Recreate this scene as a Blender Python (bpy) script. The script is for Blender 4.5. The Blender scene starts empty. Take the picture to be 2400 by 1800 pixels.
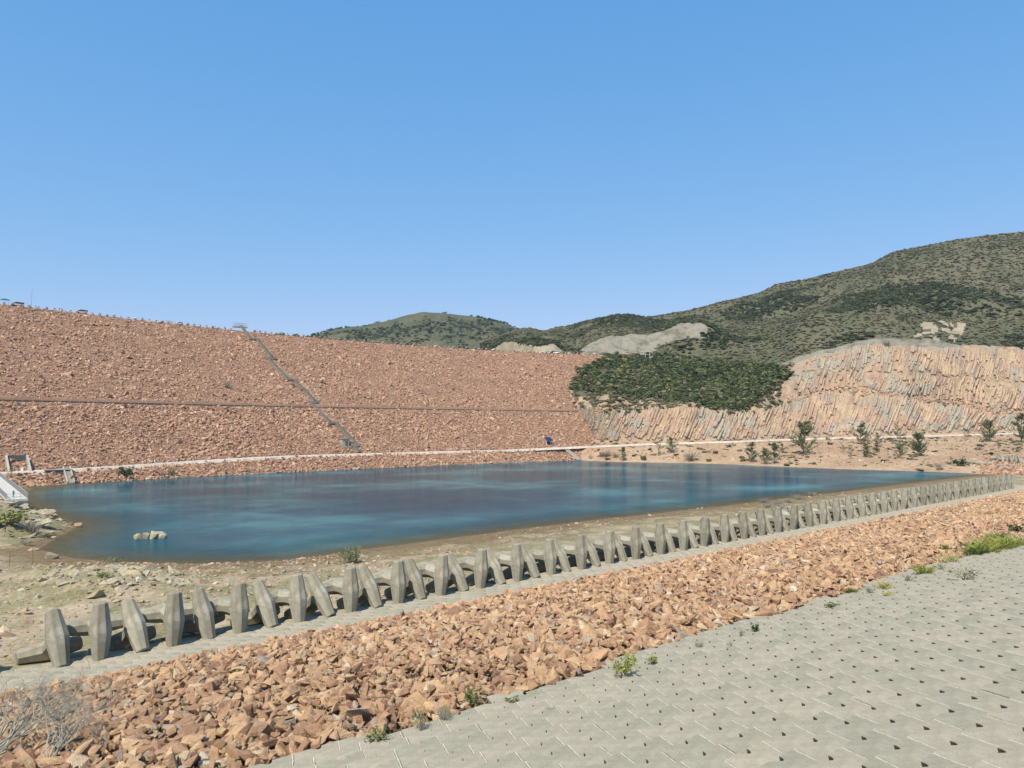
import bpy, bmesh, math, random
import numpy as np
from mathutils import Vector, Matrix, Euler
from mathutils.bvhtree import BVHTree

random.seed(7); RNG = np.random.default_rng(7)
PI = math.pi
SC = bpy.context.scene
COL = SC.collection

# ------------------------------------------------------------------ camera, sky, sun, exposure
EYE = np.array([0., 0., 19.])                      # eye 19 m above the pond (water z = 0)
FPX = 1750.; YAW = math.radians(40.5); PIT = math.atan(100 / FPX)
cd = bpy.data.cameras.new('camera'); cam = bpy.data.objects.new('camera', cd); COL.objects.link(cam)
cd.sensor_width = 36; cd.lens = 36 * FPX / 2400; cd.clip_start = .1; cd.clip_end = 20000
cam.location = EYE; cam.rotation_euler = (PI / 2 + PIT, 0, -YAW)
SC.camera = cam

SUN_EL = math.radians(54); SUN_AZ = math.atan2(-.90, -.44)   # azimuth from +Y towards +X, where the sun stands
w = bpy.data.worlds.new('World'); SC.world = w; w.use_nodes = True
nt = w.node_tree; bg = nt.nodes['Background']
sky = nt.nodes.new('ShaderNodeTexSky'); sky.sky_type = 'NISHITA'; sky.sun_disc = False
sky.sun_elevation = SUN_EL; sky.sun_rotation = SUN_AZ
sky.altitude = 0; sky.air_density = 1.0; sky.dust_density = 0.0; sky.ozone_density = 4.0
sep = nt.nodes.new('ShaderNodeSeparateColor'); cmb = nt.nodes.new('ShaderNodeCombineColor')     # film response: the photograph's softer, bluer sky
nt.links.new(sky.outputs[0], sep.inputs[0])
for ch, (gain, gam) in enumerate([(.60, .98), (1.235, .50), (2.38, .28)]):
    pw = nt.nodes.new('ShaderNodeMath'); pw.operation = 'POWER'; pw.inputs[1].default_value = gam; nt.links.new(sep.outputs[ch], pw.inputs[0])
    ml = nt.nodes.new('ShaderNodeMath'); ml.operation = 'MULTIPLY'; ml.inputs[1].default_value = gain; nt.links.new(pw.outputs[0], ml.inputs[0]); nt.links.new(ml.outputs[0], cmb.inputs[ch])
nt.links.new(cmb.outputs[0], bg.inputs[0])
bg.inputs[1].default_value = 0.15
sd = bpy.data.lights.new('sun', 'SUN'); sd.energy = 4.2; sd.angle = math.radians(.55); sd.color = (1, .90, .76)
sun = bpy.data.objects.new('sun', sd); COL.objects.link(sun)
to_sun = Vector((math.sin(SUN_AZ) * math.cos(SUN_EL), math.cos(SUN_AZ) * math.cos(SUN_EL), math.sin(SUN_EL)))
sun.rotation_euler = to_sun.to_track_quat('Z', 'Y').to_euler(); sun.location = (-50, -40, 90)
vs = SC.view_settings; vs.view_transform = 'Standard'; vs.look = 'None'; vs.exposure = 0.6; vs.gamma = 1
vs.use_curve_mapping = False
SC.cycles.use_denoising = True; SC.cycles.max_bounces = 6; SC.cycles.diffuse_bounces = 3
SC.cycles.glossy_bounces = 3; SC.cycles.transparent_max_bounces = 12; SC.cycles.transmission_bounces = 3

# ------------------------------------------------------------------ helpers
FW = np.array([math.sin(YAW) * math.cos(PIT), math.cos(YAW) * math.cos(PIT), math.sin(PIT)])
RT = np.array([math.cos(YAW), -math.sin(YAW), 0.]); UP = np.cross(RT, FW)
S = 2400 / 2212
def ray(x, y): return FW + RT * ((x - 1200) / FPX) + UP * ((900 - y) / FPX)
def pz(x, y, z): d = ray(x, y); return EYE + d * ((z - EYE[2]) / d[2])          # survey point at height z
def pt(x, y, t): return EYE + ray(x, y) * t
def proj(P):
    q = np.asarray(P, float) - EYE; z = q @ FW
    zz = np.where(z > .1, z, .1)
    return 1200 + FPX * (q @ RT) / zz, 900 - FPX * (q @ UP) / zz, z
def inview(P, m=60):
    x, y, z = proj(P); return (z > 1) & (x > -m) & (x < 2400 + m) & (y > -m) & (y < 1800 + m)

def vnoise(x, y, seed=0):
    xi = np.floor(x).astype(np.int64); yi = np.floor(y).astype(np.int64); xf = x - xi; yf = y - yi
    def h(a, b):
        n = (a * 374761393 + b * 668265263 + seed * 1442695041) & 0x7fffffff
        n = ((n ^ (n >> 13)) * 1274126177) & 0x7fffffff
        return ((n ^ (n >> 16)) & 0xffff) / 65535.
    u = xf * xf * (3 - 2 * xf); v = yf * yf * (3 - 2 * yf)
    return (h(xi, yi) * (1 - u) + h(xi + 1, yi) * u) * (1 - v) + (h(xi, yi + 1) * (1 - u) + h(xi + 1, yi + 1) * u) * v
def fbm(x, y, o=4, seed=0):
    x = np.asarray(x, float); y = np.asarray(y, float)
    r = 0; a = .5; t = 0
    for k in range(o):
        r = r + a * vnoise(x, y, seed + k); t += a; x = x * 2.03 + 7.1; y = y * 2.03 + 3.7; a *= .5
    return r / t
def sstep(a, b, x): t = np.clip((x - a) / (b - a), 0, 1); return t * t * (3 - 2 * t)

def tag(o, label=None, cat=None, group=None, kind=None):
    if label: o['label'] = label
    if cat: o['category'] = cat
    if group: o['group'] = group
    if kind: o['kind'] = kind
    return o
def empty(name, loc=(0, 0, 0), rz=0):
    o = bpy.data.objects.new(name, None); o.empty_display_size = .1; COL.objects.link(o)
    o.location = loc; o.rotation_euler = (0, 0, rz); return o
def link(name, me, parent=None, col=COL):
    o = bpy.data.objects.new(name, me); col.objects.link(o)
    if parent is not None: o.parent = parent
    return o
def np_mesh(name, V, F, mats=(), fm=None, smooth=False):
    V = np.asarray(V, np.float32).reshape(-1, 3)
    me = bpy.data.meshes.new(name)
    if isinstance(F, np.ndarray):
        n, k = F.shape; li = F.astype(np.int32).ravel(); ls = np.arange(0, n * k, k, dtype=np.int32); lt = np.full(n, k, np.int32)
    else:
        n = len(F); lt = np.array([len(f) for f in F], np.int32); li = np.array([i for f in F for i in f], np.int32)
        ls = np.concatenate([[0], np.cumsum(lt)[:-1]]).astype(np.int32)
    me.vertices.add(len(V)); me.vertices.foreach_set('co', V.ravel())
    me.loops.add(len(li)); me.loops.foreach_set('vertex_index', li)
    me.polygons.add(n); me.polygons.foreach_set('loop_start', ls)
    for m in mats: me.materials.append(m)
    if fm is not None: me.polygons.foreach_set('material_index', np.asarray(fm, np.int32))
    me.polygons.foreach_set('use_smooth', np.full(n, smooth))
    me.update(calc_edges=True); me.validate()
    return me
def grid_faces(nr, nc):
    i = np.arange(nr - 1)[:, None] * nc + np.arange(nc - 1)[None, :]
    return np.stack([i, i + 1, i + nc + 1, i + nc], -1).reshape(-1, 4)
class MB:
    """collects boxes, tubes and prisms and links them as one mesh"""
    def __init__(s): s.V = []; s.F = []; s.M = []
    def add(s, V, F, m=0):
        b = len(s.V); s.V += [tuple(map(float, v)) for v in V]; s.F += [[b + i for i in f] for f in F]; s.M += [m] * len(F); return s
    def box(s, c, d, m=0, R=None):
        V = [np.array([sx * d[0] / 2, sy * d[1] / 2, sz * d[2] / 2]) for sz in (-1, 1) for sy in (-1, 1) for sx in (-1, 1)]
        if R is not None: V = [R @ v for v in V]
        return s.add([v + np.array(c) for v in V], [(0, 2, 3, 1), (4, 5, 7, 6), (0, 1, 5, 4), (2, 6, 7, 3), (0, 4, 6, 2), (1, 3, 7, 5)], m)
    def tube(s, P, R, n=6, m=0, cap=True):
        P = [np.array(p, float) for p in P]; R = R if hasattr(R, '__len__') else [R] * len(P); V = []
        for i, p in enumerate(P):
            d = P[min(i + 1, len(P) - 1)] - P[max(i - 1, 0)]; d = d / (np.linalg.norm(d) + 1e-9)
            a = np.cross(d, [0, 0, 1.]) if abs(d[2]) < .95 else np.cross(d, [0, 1., 0]); a = a / np.linalg.norm(a); b = np.cross(d, a)
            V += [p + R[i] * (math.cos(2 * PI * k / n + PI / n) * a + math.sin(2 * PI * k / n + PI / n) * b) for k in range(n)]
        F = [(i * n + k, i * n + (k + 1) % n, (i + 1) * n + (k + 1) % n, (i + 1) * n + k) for i in range(len(P) - 1) for k in range(n)]
        if cap: F += [tuple(range(n - 1, -1, -1)), tuple((len(P) - 1) * n + k for k in range(n))]
        return s.add(V, F, m)
    def mesh(s, name, mats): return np_mesh(name, s.V, s.F, mats, s.M)
    def build(s, name, mats, parent=None):
        mats = mats if isinstance(mats, (list, tuple)) else [mats]
        return link(name, s.mesh(name, mats), parent)
def copy_tree(o, parent=None):
    c = o.copy(); COL.objects.link(c); c.parent = parent
    for ch in list(o.children): copy_tree(ch, c)
    return c
ORD1 = ['', 'first', 'second', 'third', 'fourth', 'fifth', 'sixth', 'seventh', 'eighth', 'ninth', 'tenth', 'eleventh', 'twelfth', 'thirteenth', 'fourteenth', 'fifteenth', 'sixteenth', 'seventeenth', 'eighteenth', 'nineteenth']
TENS = ['', '', 'twent', 'thirt', 'fort', 'fift', 'sixt', 'sevent', 'eight', 'ninet']
def ordinal(n):
    if n < 20: return ORD1[n]
    if n >= 100: return 'hundredth' if n == 100 else 'hundred and ' + ordinal(n - 100)
    t, u = divmod(n, 10); return TENS[t] + ('ieth' if u == 0 else 'y-' + ORD1[u])

# ------------------------------------------------------------------ materials
def newmat(name, rough=.9, spec=.2):
    m = bpy.data.materials.new(name); m.use_nodes = True; n = m.node_tree.nodes; b = n['Principled BSDF']
    b.inputs['Roughness'].default_value = rough; b.inputs['Specular IOR Level'].default_value = spec
    return m, m.node_tree, b
def N(nt, t, **k):
    n = nt.nodes.new(t)
    for a, v in k.items():
        if a in n.inputs: n.inputs[a].default_value = v
        else: setattr(n, a, v)
    return n
def ramp(nt, fac, stops, interp='LINEAR'):
    r = nt.nodes.new('ShaderNodeValToRGB'); r.color_ramp.interpolation = interp; e = r.color_ramp.elements
    while len(e) > 1: e.remove(e[-1])
    e[0].position = stops[0][0]; e[0].color = (*stops[0][1], 1)
    for p, c in stops[1:]: x = e.new(p); x.color = (*c, 1)
    nt.links.new(fac, r.inputs[0]); return r.outputs[0]
def mixc(nt, fac, a, b, mode='MIX'):
    m = nt.nodes.new('ShaderNodeMix'); m.data_type = 'RGBA'; m.blend_type = mode
    for sock, v in ((m.inputs['Factor'], fac), (m.inputs['A'], a), (m.inputs['B'], b)):
        if hasattr(v, 'node'): nt.links.new(v, sock)
        elif isinstance(v, (int, float)): sock.default_value = v
        else: sock.default_value = (*v, 1)
    return m.outputs['Result']
def mapped(nt, coord='Object', scale=(1, 1, 1)):
    t = nt.nodes.new('ShaderNodeTexCoord'); m = nt.nodes.new('ShaderNodeMapping'); m.inputs['Scale'].default_value = scale
    nt.links.new(t.outputs[coord], m.inputs[0]); return m.outputs[0]
def noise(nt, vec, scale, detail=4, rough=.55):
    n = N(nt, 'ShaderNodeTexNoise', Scale=scale, Detail=detail, Roughness=rough); nt.links.new(vec, n.inputs['Vector']); return n.outputs['Fac']
def bump(nt, bsdf, h, strength=.5, dist=.1):
    b = N(nt, 'ShaderNodeBump', Strength=strength, Distance=dist); nt.links.new(h, b.inputs['Height']); nt.links.new(b.outputs[0], bsdf.inputs['Normal'])
def flat(name, col, rough=.8, spec=.2, metal=0., var=.12, sc=6.):
    m, nt_, b = newmat(name, rough, spec); b.inputs['Metallic'].default_value = metal
    v = mapped(nt_); f = noise(nt_, v, sc, 4)
    nt_.links.new(ramp(nt_, f, [(.3, tuple(c * (1 - var) for c in col)), (.7, tuple(min(1, c * (1 + var)) for c in col))]), b.inputs['Base Color'])
    return m
ALB = .87      # reflectance level of the mineral surfaces
def dim(st): return [(p, tuple(x * ALB for x in c)) for p, c in st]
def rock_mat(name, stops, strata=.35, sc=3., bstr=.6, bdist=.06):
    """per-stone colour (random per object or instance) with strata, mottling and fine relief"""
    m, t, b = newmat(name, .93, .12)
    oi = t.nodes.new('ShaderNodeObjectInfo'); base = ramp(t, oi.outputs['Random'], dim(stops))
    v = mapped(t); n1 = noise(t, v, sc, 5, .6); n2 = noise(t, v, sc * 5, 4, .7)
    wv = N(t, 'ShaderNodeTexWave', Scale=sc * 1.3, Distortion=7., Detail=3.); wv.inputs['Detail Scale'].default_value = 1.5
    t.links.new(v, wv.inputs['Vector'])
    c = mixc(t, strata, base, ramp(t, wv.outputs['Fac'], [(0, (.55, .5, .47)), (1, (1.12, 1.08, 1.02))]), 'MULTIPLY')
    c = mixc(t, .8, c, ramp(t, n1, [(.28, (.66, .62, .62)), (.55, (1, 1, 1)), (.78, (1.22, 1.16, 1.02))]), 'MULTIPLY')
    c = mixc(t, .5, c, ramp(t, n2, [(.3, (.72, .7, .68)), (.65, (1.1, 1.1, 1.08))]), 'MULTIPLY')
    t.links.new(c, b.inputs['Base Color'])
    ad = N(t, 'ShaderNodeMath', operation='ADD'); t.links.new(n1, ad.inputs[0]); t.links.new(n2, ad.inputs[1])
    bump(t, b, ad.outputs[0], bstr, bdist); return m
M = {}
M['rock'] = rock_mat('pink_rock', [(0, (.30, .19, .13)), (.07, (.46, .285, .18)), (.28, (.60, .385, .235)), (.45, (.68, .47, .28)), (.55, (.52, .335, .22)), (.7, (.71, .50, .295)), (.85, (.62, .41, .25)), (.93, (.78, .62, .40)), (.97, (.42, .36, .3)), (1, (.82, .72, .55))], .45, 3., .9, .08)
M['damrock'] = rock_mat('dam_rock', [(0, (.36, .22, .145)), (.2, (.48, .295, .195)), (.5, (.56, .36, .24)), (.75, (.46, .29, .195)), (.9, (.62, .43, .29)), (1, (.7, .54, .38))], .2, 1.2)
M['beachstone'] = rock_mat('beach_stone', [(0, (.33, .24, .16)), (.3, (.46, .36, .24)), (.6, (.42, .3, .2)), (.8, (.36, .33, .26)), (.95, (.58, .5, .36)), (1, (.66, .6, .48))], .2, 3.)
M['paleslab'] = rock_mat('pale_slab', [(0, (.4, .36, .25)), (.5, (.5, .45, .31)), (1, (.58, .53, .38))], .35, 1.5, .9, .15)
M['columnrock'] = None

def conc(name, c0, c1, sc=1.2, speck=.5, bstr=.25):
    m, t, b = newmat(name, .92, .15); v = mapped(t)
    oi = t.nodes.new('ShaderNodeObjectInfo')
    base = mixc(t, oi.outputs['Random'], tuple(x * ALB for x in c0), tuple(x * ALB for x in c1))
    n1 = noise(t, v, sc, 5, .6); n2 = noise(t, v, 42, 3, .7); n3 = noise(t, v, sc * 4, 4, .65)
    c = mixc(t, .7, base, ramp(t, n1, [(.3, (.78, .77, .74)), (.6, (1.03, 1.03, 1.02)), (.8, (1.12, 1.12, 1.1))]), 'MULTIPLY')
    c = mixc(t, speck, c, ramp(t, n2, [(.35, (.72, .71, .68)), (.62, (1.16, 1.16, 1.15))]), 'MULTIPLY')
    c = mixc(t, .5, c, ramp(t, n3, [(.3, (.8, .79, .75)), (.6, (1.05, 1.05, 1.05))]), 'MULTIPLY')
    t.links.new(c, b.inputs['Base Color']); ad = N(t, 'ShaderNodeMath', operation='ADD'); t.links.new(n2, ad.inputs[0]); t.links.new(n3, ad.inputs[1])
    bump(t, b, ad.outputs[0], bstr, .02); return m
M['paving'] = conc('paving_concrete', (.35, .335, .255), (.43, .385, .298), .9, .85, .5)
M['litedge'] = flat('lit_joint_edge', (.46, .435, .35), .95, var=.25, sc=9.); M['jointshade'] = flat('joint_shade', (.06, .055, .04), .95)  # colours stand in for sunlit joint sides (pale) and notch depth shade (near-black)
def stain(m, s0=.55):
    t = m.node_tree; b = t.nodes['Principled BSDF']; old = b.inputs['Base Color'].links[0].from_socket
    f = noise(t, mapped(t, 'Object', (2.6, 2.6, .35)), 1., 5, .65); g = noise(t, mapped(t, 'Object', (1, 1, 1)), .7, 4, .6)
    c = mixc(t, .45, old, ramp(t, f, [(.32, (s0, s0 * .97, s0 * .9)), (.5, (1, 1, 1)), (.7, (1.18, 1.17, 1.13))]), 'MULTIPLY'); c = mixc(t, .6, c, ramp(t, g, [(.35, (.75, .73, .66)), (.6, (1.08, 1.08, 1.06))]), 'MULTIPLY'); t.links.new(c, b.inputs['Base Color']); return m
M['dolos'] = conc('dolos_concrete', (.32, .305, .245), (.42, .40, .325), .8, .3, .25); stain(M['dolos'])
M['concrete'] = conc('pale_concrete', (.42, .415, .36), (.46, .45, .4), .5, .3)
M['lightconc'] = conc('light_concrete', (.56, .55, .5), (.62, .61, .56), .4, .2)

def ground_mat(name, cols, scales=(.05, .4, 3.), bstr=.6, bdist=.3):
    m, t, b = newmat(name, .95, .1); v = mapped(t)
    n1 = noise(t, v, scales[0], 5, .6); n2 = noise(t, v, scales[1], 5, .65); n3 = noise(t, v, scales[2], 4, .7)
    c = ramp(t, n1, dim(cols))
    c = mixc(t, .8, c, ramp(t, n2, [(.3, (.68, .66, .62)), (.55, (1, 1, 1)), (.75, (1.2, 1.18, 1.12))]), 'MULTIPLY')
    c = mixc(t, .7, c, ramp(t, n3, [(.3, (.62, .6, .57)), (.6, (1.08, 1.07, 1.05))]), 'MULTIPLY')
    t.links.new(c, b.inputs['Base Color']); ad = N(t, 'ShaderNodeMath', operation='ADD'); t.links.new(n2, ad.inputs[0]); t.links.new(n3, ad.inputs[1])
    bump(t, b, ad.outputs[0], bstr, bdist); return m
M['scree'] = ground_mat('scree_soil', [(.3, (.40, .26, .165)), (.5, (.47, .33, .21)), (.7, (.54, .41, .27))], (.04, .35, 1.6))
M['cliff'] = ground_mat('cliff_rock', [(.3, (.42, .30, .21)), (.42, (.47, .37, .25)), (.55, (.44, .325, .235)), (.68, (.38, .35, .275)), (.8, (.47, .385, .265))], (.02, .25, 1.2), .9, .8)
M['scrub'] = ground_mat('scrub_soil', [(.34, (.085, .1, .056)), (.46, (.122, .13, .075)), (.56, (.15, .148, .09)), (.68, (.19, .175, .112))], (.013, .12, .6), .9, 1.)
M['shot'] = ground_mat('sprayed_concrete', [(.34, (.2, .19, .14)), (.45, (.33, .315, .245)), (.6, (.40, .385, .305)), (.7, (.29, .275, .21))], (.09, .35, 1.5), 1., 1.2)
M['palecut'] = ground_mat('pale_cut_rock', [(.3, (.34, .29, .2)), (.5, (.44, .39, .28)), (.7, (.36, .3, .21))], (.06, .3, 1.3), .9, .8)
M['dambed'] = ground_mat('dam_bed', [(.3, (.24, .15, .1)), (.6, (.33, .205, .14))], (.1, .8, 3.))
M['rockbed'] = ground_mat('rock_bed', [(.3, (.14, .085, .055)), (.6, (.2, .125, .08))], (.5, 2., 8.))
M['darkfill'] = flat('joint_fill', (.085, .08, .062), .95)
M['road'] = ground_mat('pale_road', [(.3, (.55, .49, .41)), (.6, (.63, .57, .49)), (.8, (.68, .62, .54))], (.05, .5, 3.), .2, .05)

# beach: wet brown rim, algae, gravel; all true colours of the ground, bands by height above the pond
m, t, b = newmat('beach_ground', .93, .15); v = mapped(t)
geo = t.nodes.new('ShaderNodeNewGeometry'); sx = t.nodes.new('ShaderNodeSeparateXYZ'); t.links.new(geo.outputs['Position'], sx.inputs[0])
nA = noise(t, v, .06, 5, .6); nB = noise(t, v, .35, 5, .65); nC = noise(t, v, 2.2, 5, .7); nD = noise(t, v, .13, 4, .6)
gravel = ramp(t, nC, [(.25, (.2, .155, .1)), (.5, (.37, .3, .2)), (.7, (.47, .385, .265)), (.85, (.55, .47, .34))])
green = ramp(t, nC, [(.3, (.125, .12, .055)), (.6, (.24, .225, .115)), (.8, (.34, .31, .18))])
algae = ramp(t, nC, [(.3, (.10, .07, .036)), (.55, (.2, .145, .08)), (.8, (.31, .235, .14))])
gsel = ramp(t, nD, [(.42, (0, 0, 0)), (.56, (.85, .85, .85))]); base = mixc(t, gsel, gravel, green)
hz = N(t, 'ShaderNodeMath', operation='MULTIPLY_ADD'); t.links.new(nB, hz.inputs[0]); hz.inputs[1].default_value = -.75; t.links.new(sx.outputs['Z'], hz.inputs[2])
hz2 = N(t, 'ShaderNodeMath', operation='MULTIPLY_ADD'); t.links.new(nA, hz2.inputs[0]); hz2.inputs[1].default_value = -.9; t.links.new(hz.outputs[0], hz2.inputs[2])
band = ramp(t, hz2.outputs[0], [(0, (1, 1, 1)), (.12, (.0, .0, .0))])
mr = N(t, 'ShaderNodeMapRange'); t.links.new(hz2.outputs[0], mr.inputs['Value'])
mr.inputs['From Min'].default_value = -.95; mr.inputs['From Max'].default_value = .25
band = ramp(t, mr.outputs[0], [(0, (1, 1, 1)), (.35, (1, 1, 1)), (.5, (.15, .15, .15)), (.56, (.9, .9, .9)), (.66, (.1, .1, .1)), (1, (0, 0, 0))])
base = mixc(t, band, base, algae)
base = mixc(t, .7, base, ramp(t, nB, [(.3, (.7, .68, .64)), (.6, (1.05, 1.05, 1.03))]), 'MULTIPLY')
t.links.new(base, b.inputs['Base Color']); bump(t, b, nC, .8, .15); M['beach'] = m

# water: clear in the shallows, teal body colour with depth, rippled mirror
m, t, b = newmat('pond_water', .06, .36); nd = t.nodes
out = nd['Material Output']; v = mapped(t)
at_ = N(t, 'ShaderNodeAttribute', attribute_name='depth')
nL = noise(t, v, .022, 4, .6); nP = noise(t, mapped(t, 'Object', (.6, 1.6, 1)), .05, 3, .6)
body = ramp(t, nL, [(.3, (.010, .048, .072)), (.48, (.018, .08, .11)), (.55, (.034, .14, .165)), (.65, (.09, .27, .295))])
dsel = ramp(t, at_.outputs['Fac'], [(0, (.13, .10, .06)), (.04, (.13, .11, .07)), (.10, (.09, .16, .16)), (.25, (.03, .13, .16)), (.5, (.014, .07, .102)), (.85, (.010, .038, .06))])
bodym = mixc(t, .5, dsel, body)
t.links.new(bodym, b.inputs['Base Color'])
nw1 = N(t, 'ShaderNodeTexNoise', Scale=.4, Detail=4., Roughness=.65); nw2 = N(t, 'ShaderNodeTexNoise', Scale=2.2, Detail=2., Roughness=.6)
mp = mapped(t, 'Object', (1.0, .8, 1)); t.links.new(mp, nw1.inputs['Vector']); t.links.new(mp, nw2.inputs['Vector'])
ad0 = N(t, 'ShaderNodeMath', operation='MULTIPLY_ADD'); t.links.new(nw2.outputs['Fac'], ad0.inputs[0]); ad0.inputs[1].default_value = .4; t.links.new(nw1.outputs['Fac'], ad0.inputs[2])
vr = N(t, 'ShaderNodeMapping'); vr.inputs['Rotation'].default_value = (0, 0, YAW); vr.inputs['Scale'].default_value = (.07, .26, 1); tcw = t.nodes.new('ShaderNodeTexCoord'); t.links.new(tcw.outputs['Object'], vr.inputs[0])
nw3 = noise(t, vr.outputs[0], 1., 5, .65); ad = N(t, 'ShaderNodeMath', operation='MULTIPLY_ADD'); t.links.new(nw3, ad.inputs[0]); ad.inputs[1].default_value = 1.1; t.links.new(ad0.outputs[0], ad.inputs[2])
bp = N(t, 'ShaderNodeBump', Distance=.34); t.links.new(ad.outputs[0], bp.inputs['Height']); t.links.new(bp.outputs[0], b.inputs['Normal'])
wg = t.nodes.new('ShaderNodeNewGeometry'); ws = t.nodes.new('ShaderNodeSeparateXYZ'); t.links.new(wg.outputs['Position'], ws.inputs[0])
wm = N(t, 'ShaderNodeMath', operation='MULTIPLY_ADD'); t.links.new(nP, wm.inputs[0]); wm.inputs[1].default_value = 150; t.links.new(ws.outputs['Y'], wm.inputs[2])
wmr = N(t, 'ShaderNodeMapRange'); t.links.new(wm.outputs[0], wmr.inputs['Value']); wmr.inputs['From Min'].default_value = 330; wmr.inputs['From Max'].default_value = 225
wind = ramp(t, wmr.outputs[0], [(0, (.10, .10, .10)), (.45, (.3, .3, .3)), (1, (1., 1., 1.))]); t.links.new(wind, bp.inputs['Strength'])
b.inputs['IOR'].default_value = 1.33
tr = nd.new('ShaderNodeBsdfTransparent'); tr.inputs[0].default_value = (.82, .86, .78, 1)
mx = nd.new('ShaderNodeMixShader'); op = ramp(t, at_.outputs['Fac'], [(0, (.12, .12, .12)), (.12, (.5, .5, .5)), (.4, (1, 1, 1))])
t.links.new(op, mx.inputs[0]); t.links.new(tr.outputs[0], mx.inputs[1])
df = nd.new('ShaderNodeBsdfDiffuse'); t.links.new(bodym, df.inputs[0]); gl = nd.new('ShaderNodeBsdfGlossy'); gl.inputs['Roughness'].default_value = .05; t.links.new(bp.outputs[0], gl.inputs['Normal'])
fr = nd.new('ShaderNodeFresnel'); fr.inputs['IOR'].default_value = 1.33; t.links.new(bp.outputs[0], fr.inputs['Normal'])
fm_ = N(t, 'ShaderNodeMath', operation='MULTIPLY'); fm_.inputs[1].default_value = .55; t.links.new(fr.outputs[0], fm_.inputs[0])     # wave slopes hide part of the grazing mirror
wmx = nd.new('ShaderNodeMixShader'); t.links.new(fm_.outputs[0], wmx.inputs[0]); t.links.new(df.outputs[0], wmx.inputs[1]); t.links.new(gl.outputs[0], wmx.inputs[2]); t.links.new(wmx.outputs[0], mx.inputs[2]); t.links.new(mx.outputs[0], out.inputs[0])
M['water'] = m

def leaf_mat(name, stops, rough=.75):
    m, t, b = newmat(name, rough, .2); oi = t.nodes.new('ShaderNodeObjectInfo'); v = mapped(t)
    c = ramp(t, oi.outputs['Random'], stops); n1 = noise(t, v, 3., 3)
    c = mixc(t, .8, c, ramp(t, n1, [(.3, (.55, .58, .5)), (.7, (1.3, 1.25, 1.2))]), 'MULTIPLY')
    t.links.new(c, b.inputs['Base Color'])
    tl = t.nodes.new('ShaderNodeBsdfTranslucent'); t.links.new(c, tl.inputs[0]); mx = t.nodes.new('ShaderNodeMixShader'); mx.inputs[0].default_value = .35
    t.links.new(b.outputs[0], mx.inputs[1]); t.links.new(tl.outputs[0], mx.inputs[2]); t.links.new(mx.outputs[0], t.nodes['Material Output'].inputs[0]); return m
M['thicket'] = leaf_mat('thicket_leaves', [(0, (.06, .085, .036)), (.3, (.1, .13, .052)), (.65, (.145, .175, .07)), (.9, (.19, .21, .09)), (1, (.3, .31, .11))])
M['hillleaf'] = leaf_mat('hill_scrub_leaves', [(0, (.2, .21, .115)), (.3, (.25, .245, .14)), (.6, (.3, .275, .17)), (.85, (.34, .3, .19)), (1, (.25, .265, .13))])
M['hillgreen'] = leaf_mat('hill_green_leaves', [(0, (.09, .122, .06)), (.5, (.125, .158, .078)), (1, (.165, .19, .095))])
M['casuarina'] = leaf_mat('casuarina_needles', [(0, (.16, .2, .105)), (.5, (.21, .25, .125)), (1, (.26, .28, .15))])
M['drytwig'] = flat('dry_twigs', (.26, .24, .19), .9)
M['greytwig'] = flat('grey_twigs', (.30, .29, .23), .9)
M['bark'] = flat('bark', (.19, .16, .12), .9)
M['weed'] = flat('weed_green', (.13, .17, .045), .7, var=.4)
M['weedyellow'] = flat('weed_yellow', (.24, .27, .06), .7, var=.4)
M['weeddark'] = flat('weed_dark', (.05, .085, .03), .7, var=.3)
M['strawgrass'] = flat('straw_grass', (.45, .42, .2), .8, var=.3)
for nm, c in dict(skin=(.45, .28, .2), hair=(.02, .018, .016), navy=(.02, .025, .05), black=(.02, .02, .022), white=(.75, .75, .74), pink=(.5, .2, .38), teal=(.03, .16, .2), red=(.4, .04, .03), khaki=(.3, .26, .17), grey=(.2, .2, .2), blue=(.05, .12, .35), green=(.06, .3, .16), silver=(.5, .52, .54), rail=(.33, .33, .31), roofdark=(.11, .1, .1), roofpink=(.45, .3, .26)).items():
    M[nm] = flat(nm, c, .6, .3, var=.08)
M['glass'] = flat('dark_glass', (.03, .04, .05), .12, .5, var=.05)
M['tyre'] = flat('tyre_rubber', (.02, .02, .02), .9)
M['solar'] = flat('solar_cells', (.012, .02, .09), .2, .5)
M['opening'] = flat('dark_concrete', (.1, .105, .095), .95)

# ------------------------------------------------------------------ stone and shrub shapes, scatter
def rock_mesh(name, seed, mat, n=15, stretch=(1., .78, .62)):
    """an angular broken stone: convex hull of points on a skewed box"""
    r = np.random.default_rng(seed); bm = bmesh.new(); P = []
    for k in range(n):
        p = r.uniform(-1, 1, 3); a = r.integers(3); p[a] = np.sign(p[a]) * r.uniform(.82, 1); p *= r.uniform(.82, 1.05)
        P.append(p * np.array(stretch) * .5)
    sk = r.uniform(-.25, .25, 2)
    for p in P: bm.verts.new((p[0] + sk[0] * p[2], p[1] + sk[1] * p[0], p[2]))
    res = bmesh.ops.convex_hull(bm, input=bm.verts[:])
    kill = [g for g in res['geom_interior'] if isinstance(g, bmesh.types.BMVert)] + [g for g in res['geom_unused'] if isinstance(g, bmesh.types.BMVert)]
    if kill: bmesh.ops.delete(bm, geom=list(set(kill)), context='VERTS')
    bmesh.ops.dissolve_limit(bm, angle_limit=.16, verts=bm.verts[:], edges=bm.edges[:])
    me = bpy.data.meshes.new(name); bm.to_mesh(me); bm.free(); me.materials.append(mat); return me
def proto_collection(name, meshes):
    c = bpy.data.collections.new(name)
    for k, me in enumerate(meshes):
        c.objects.link(bpy.data.objects.new('%s_%02d' % (name, k), me))
    return c
_ng = {}
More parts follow.
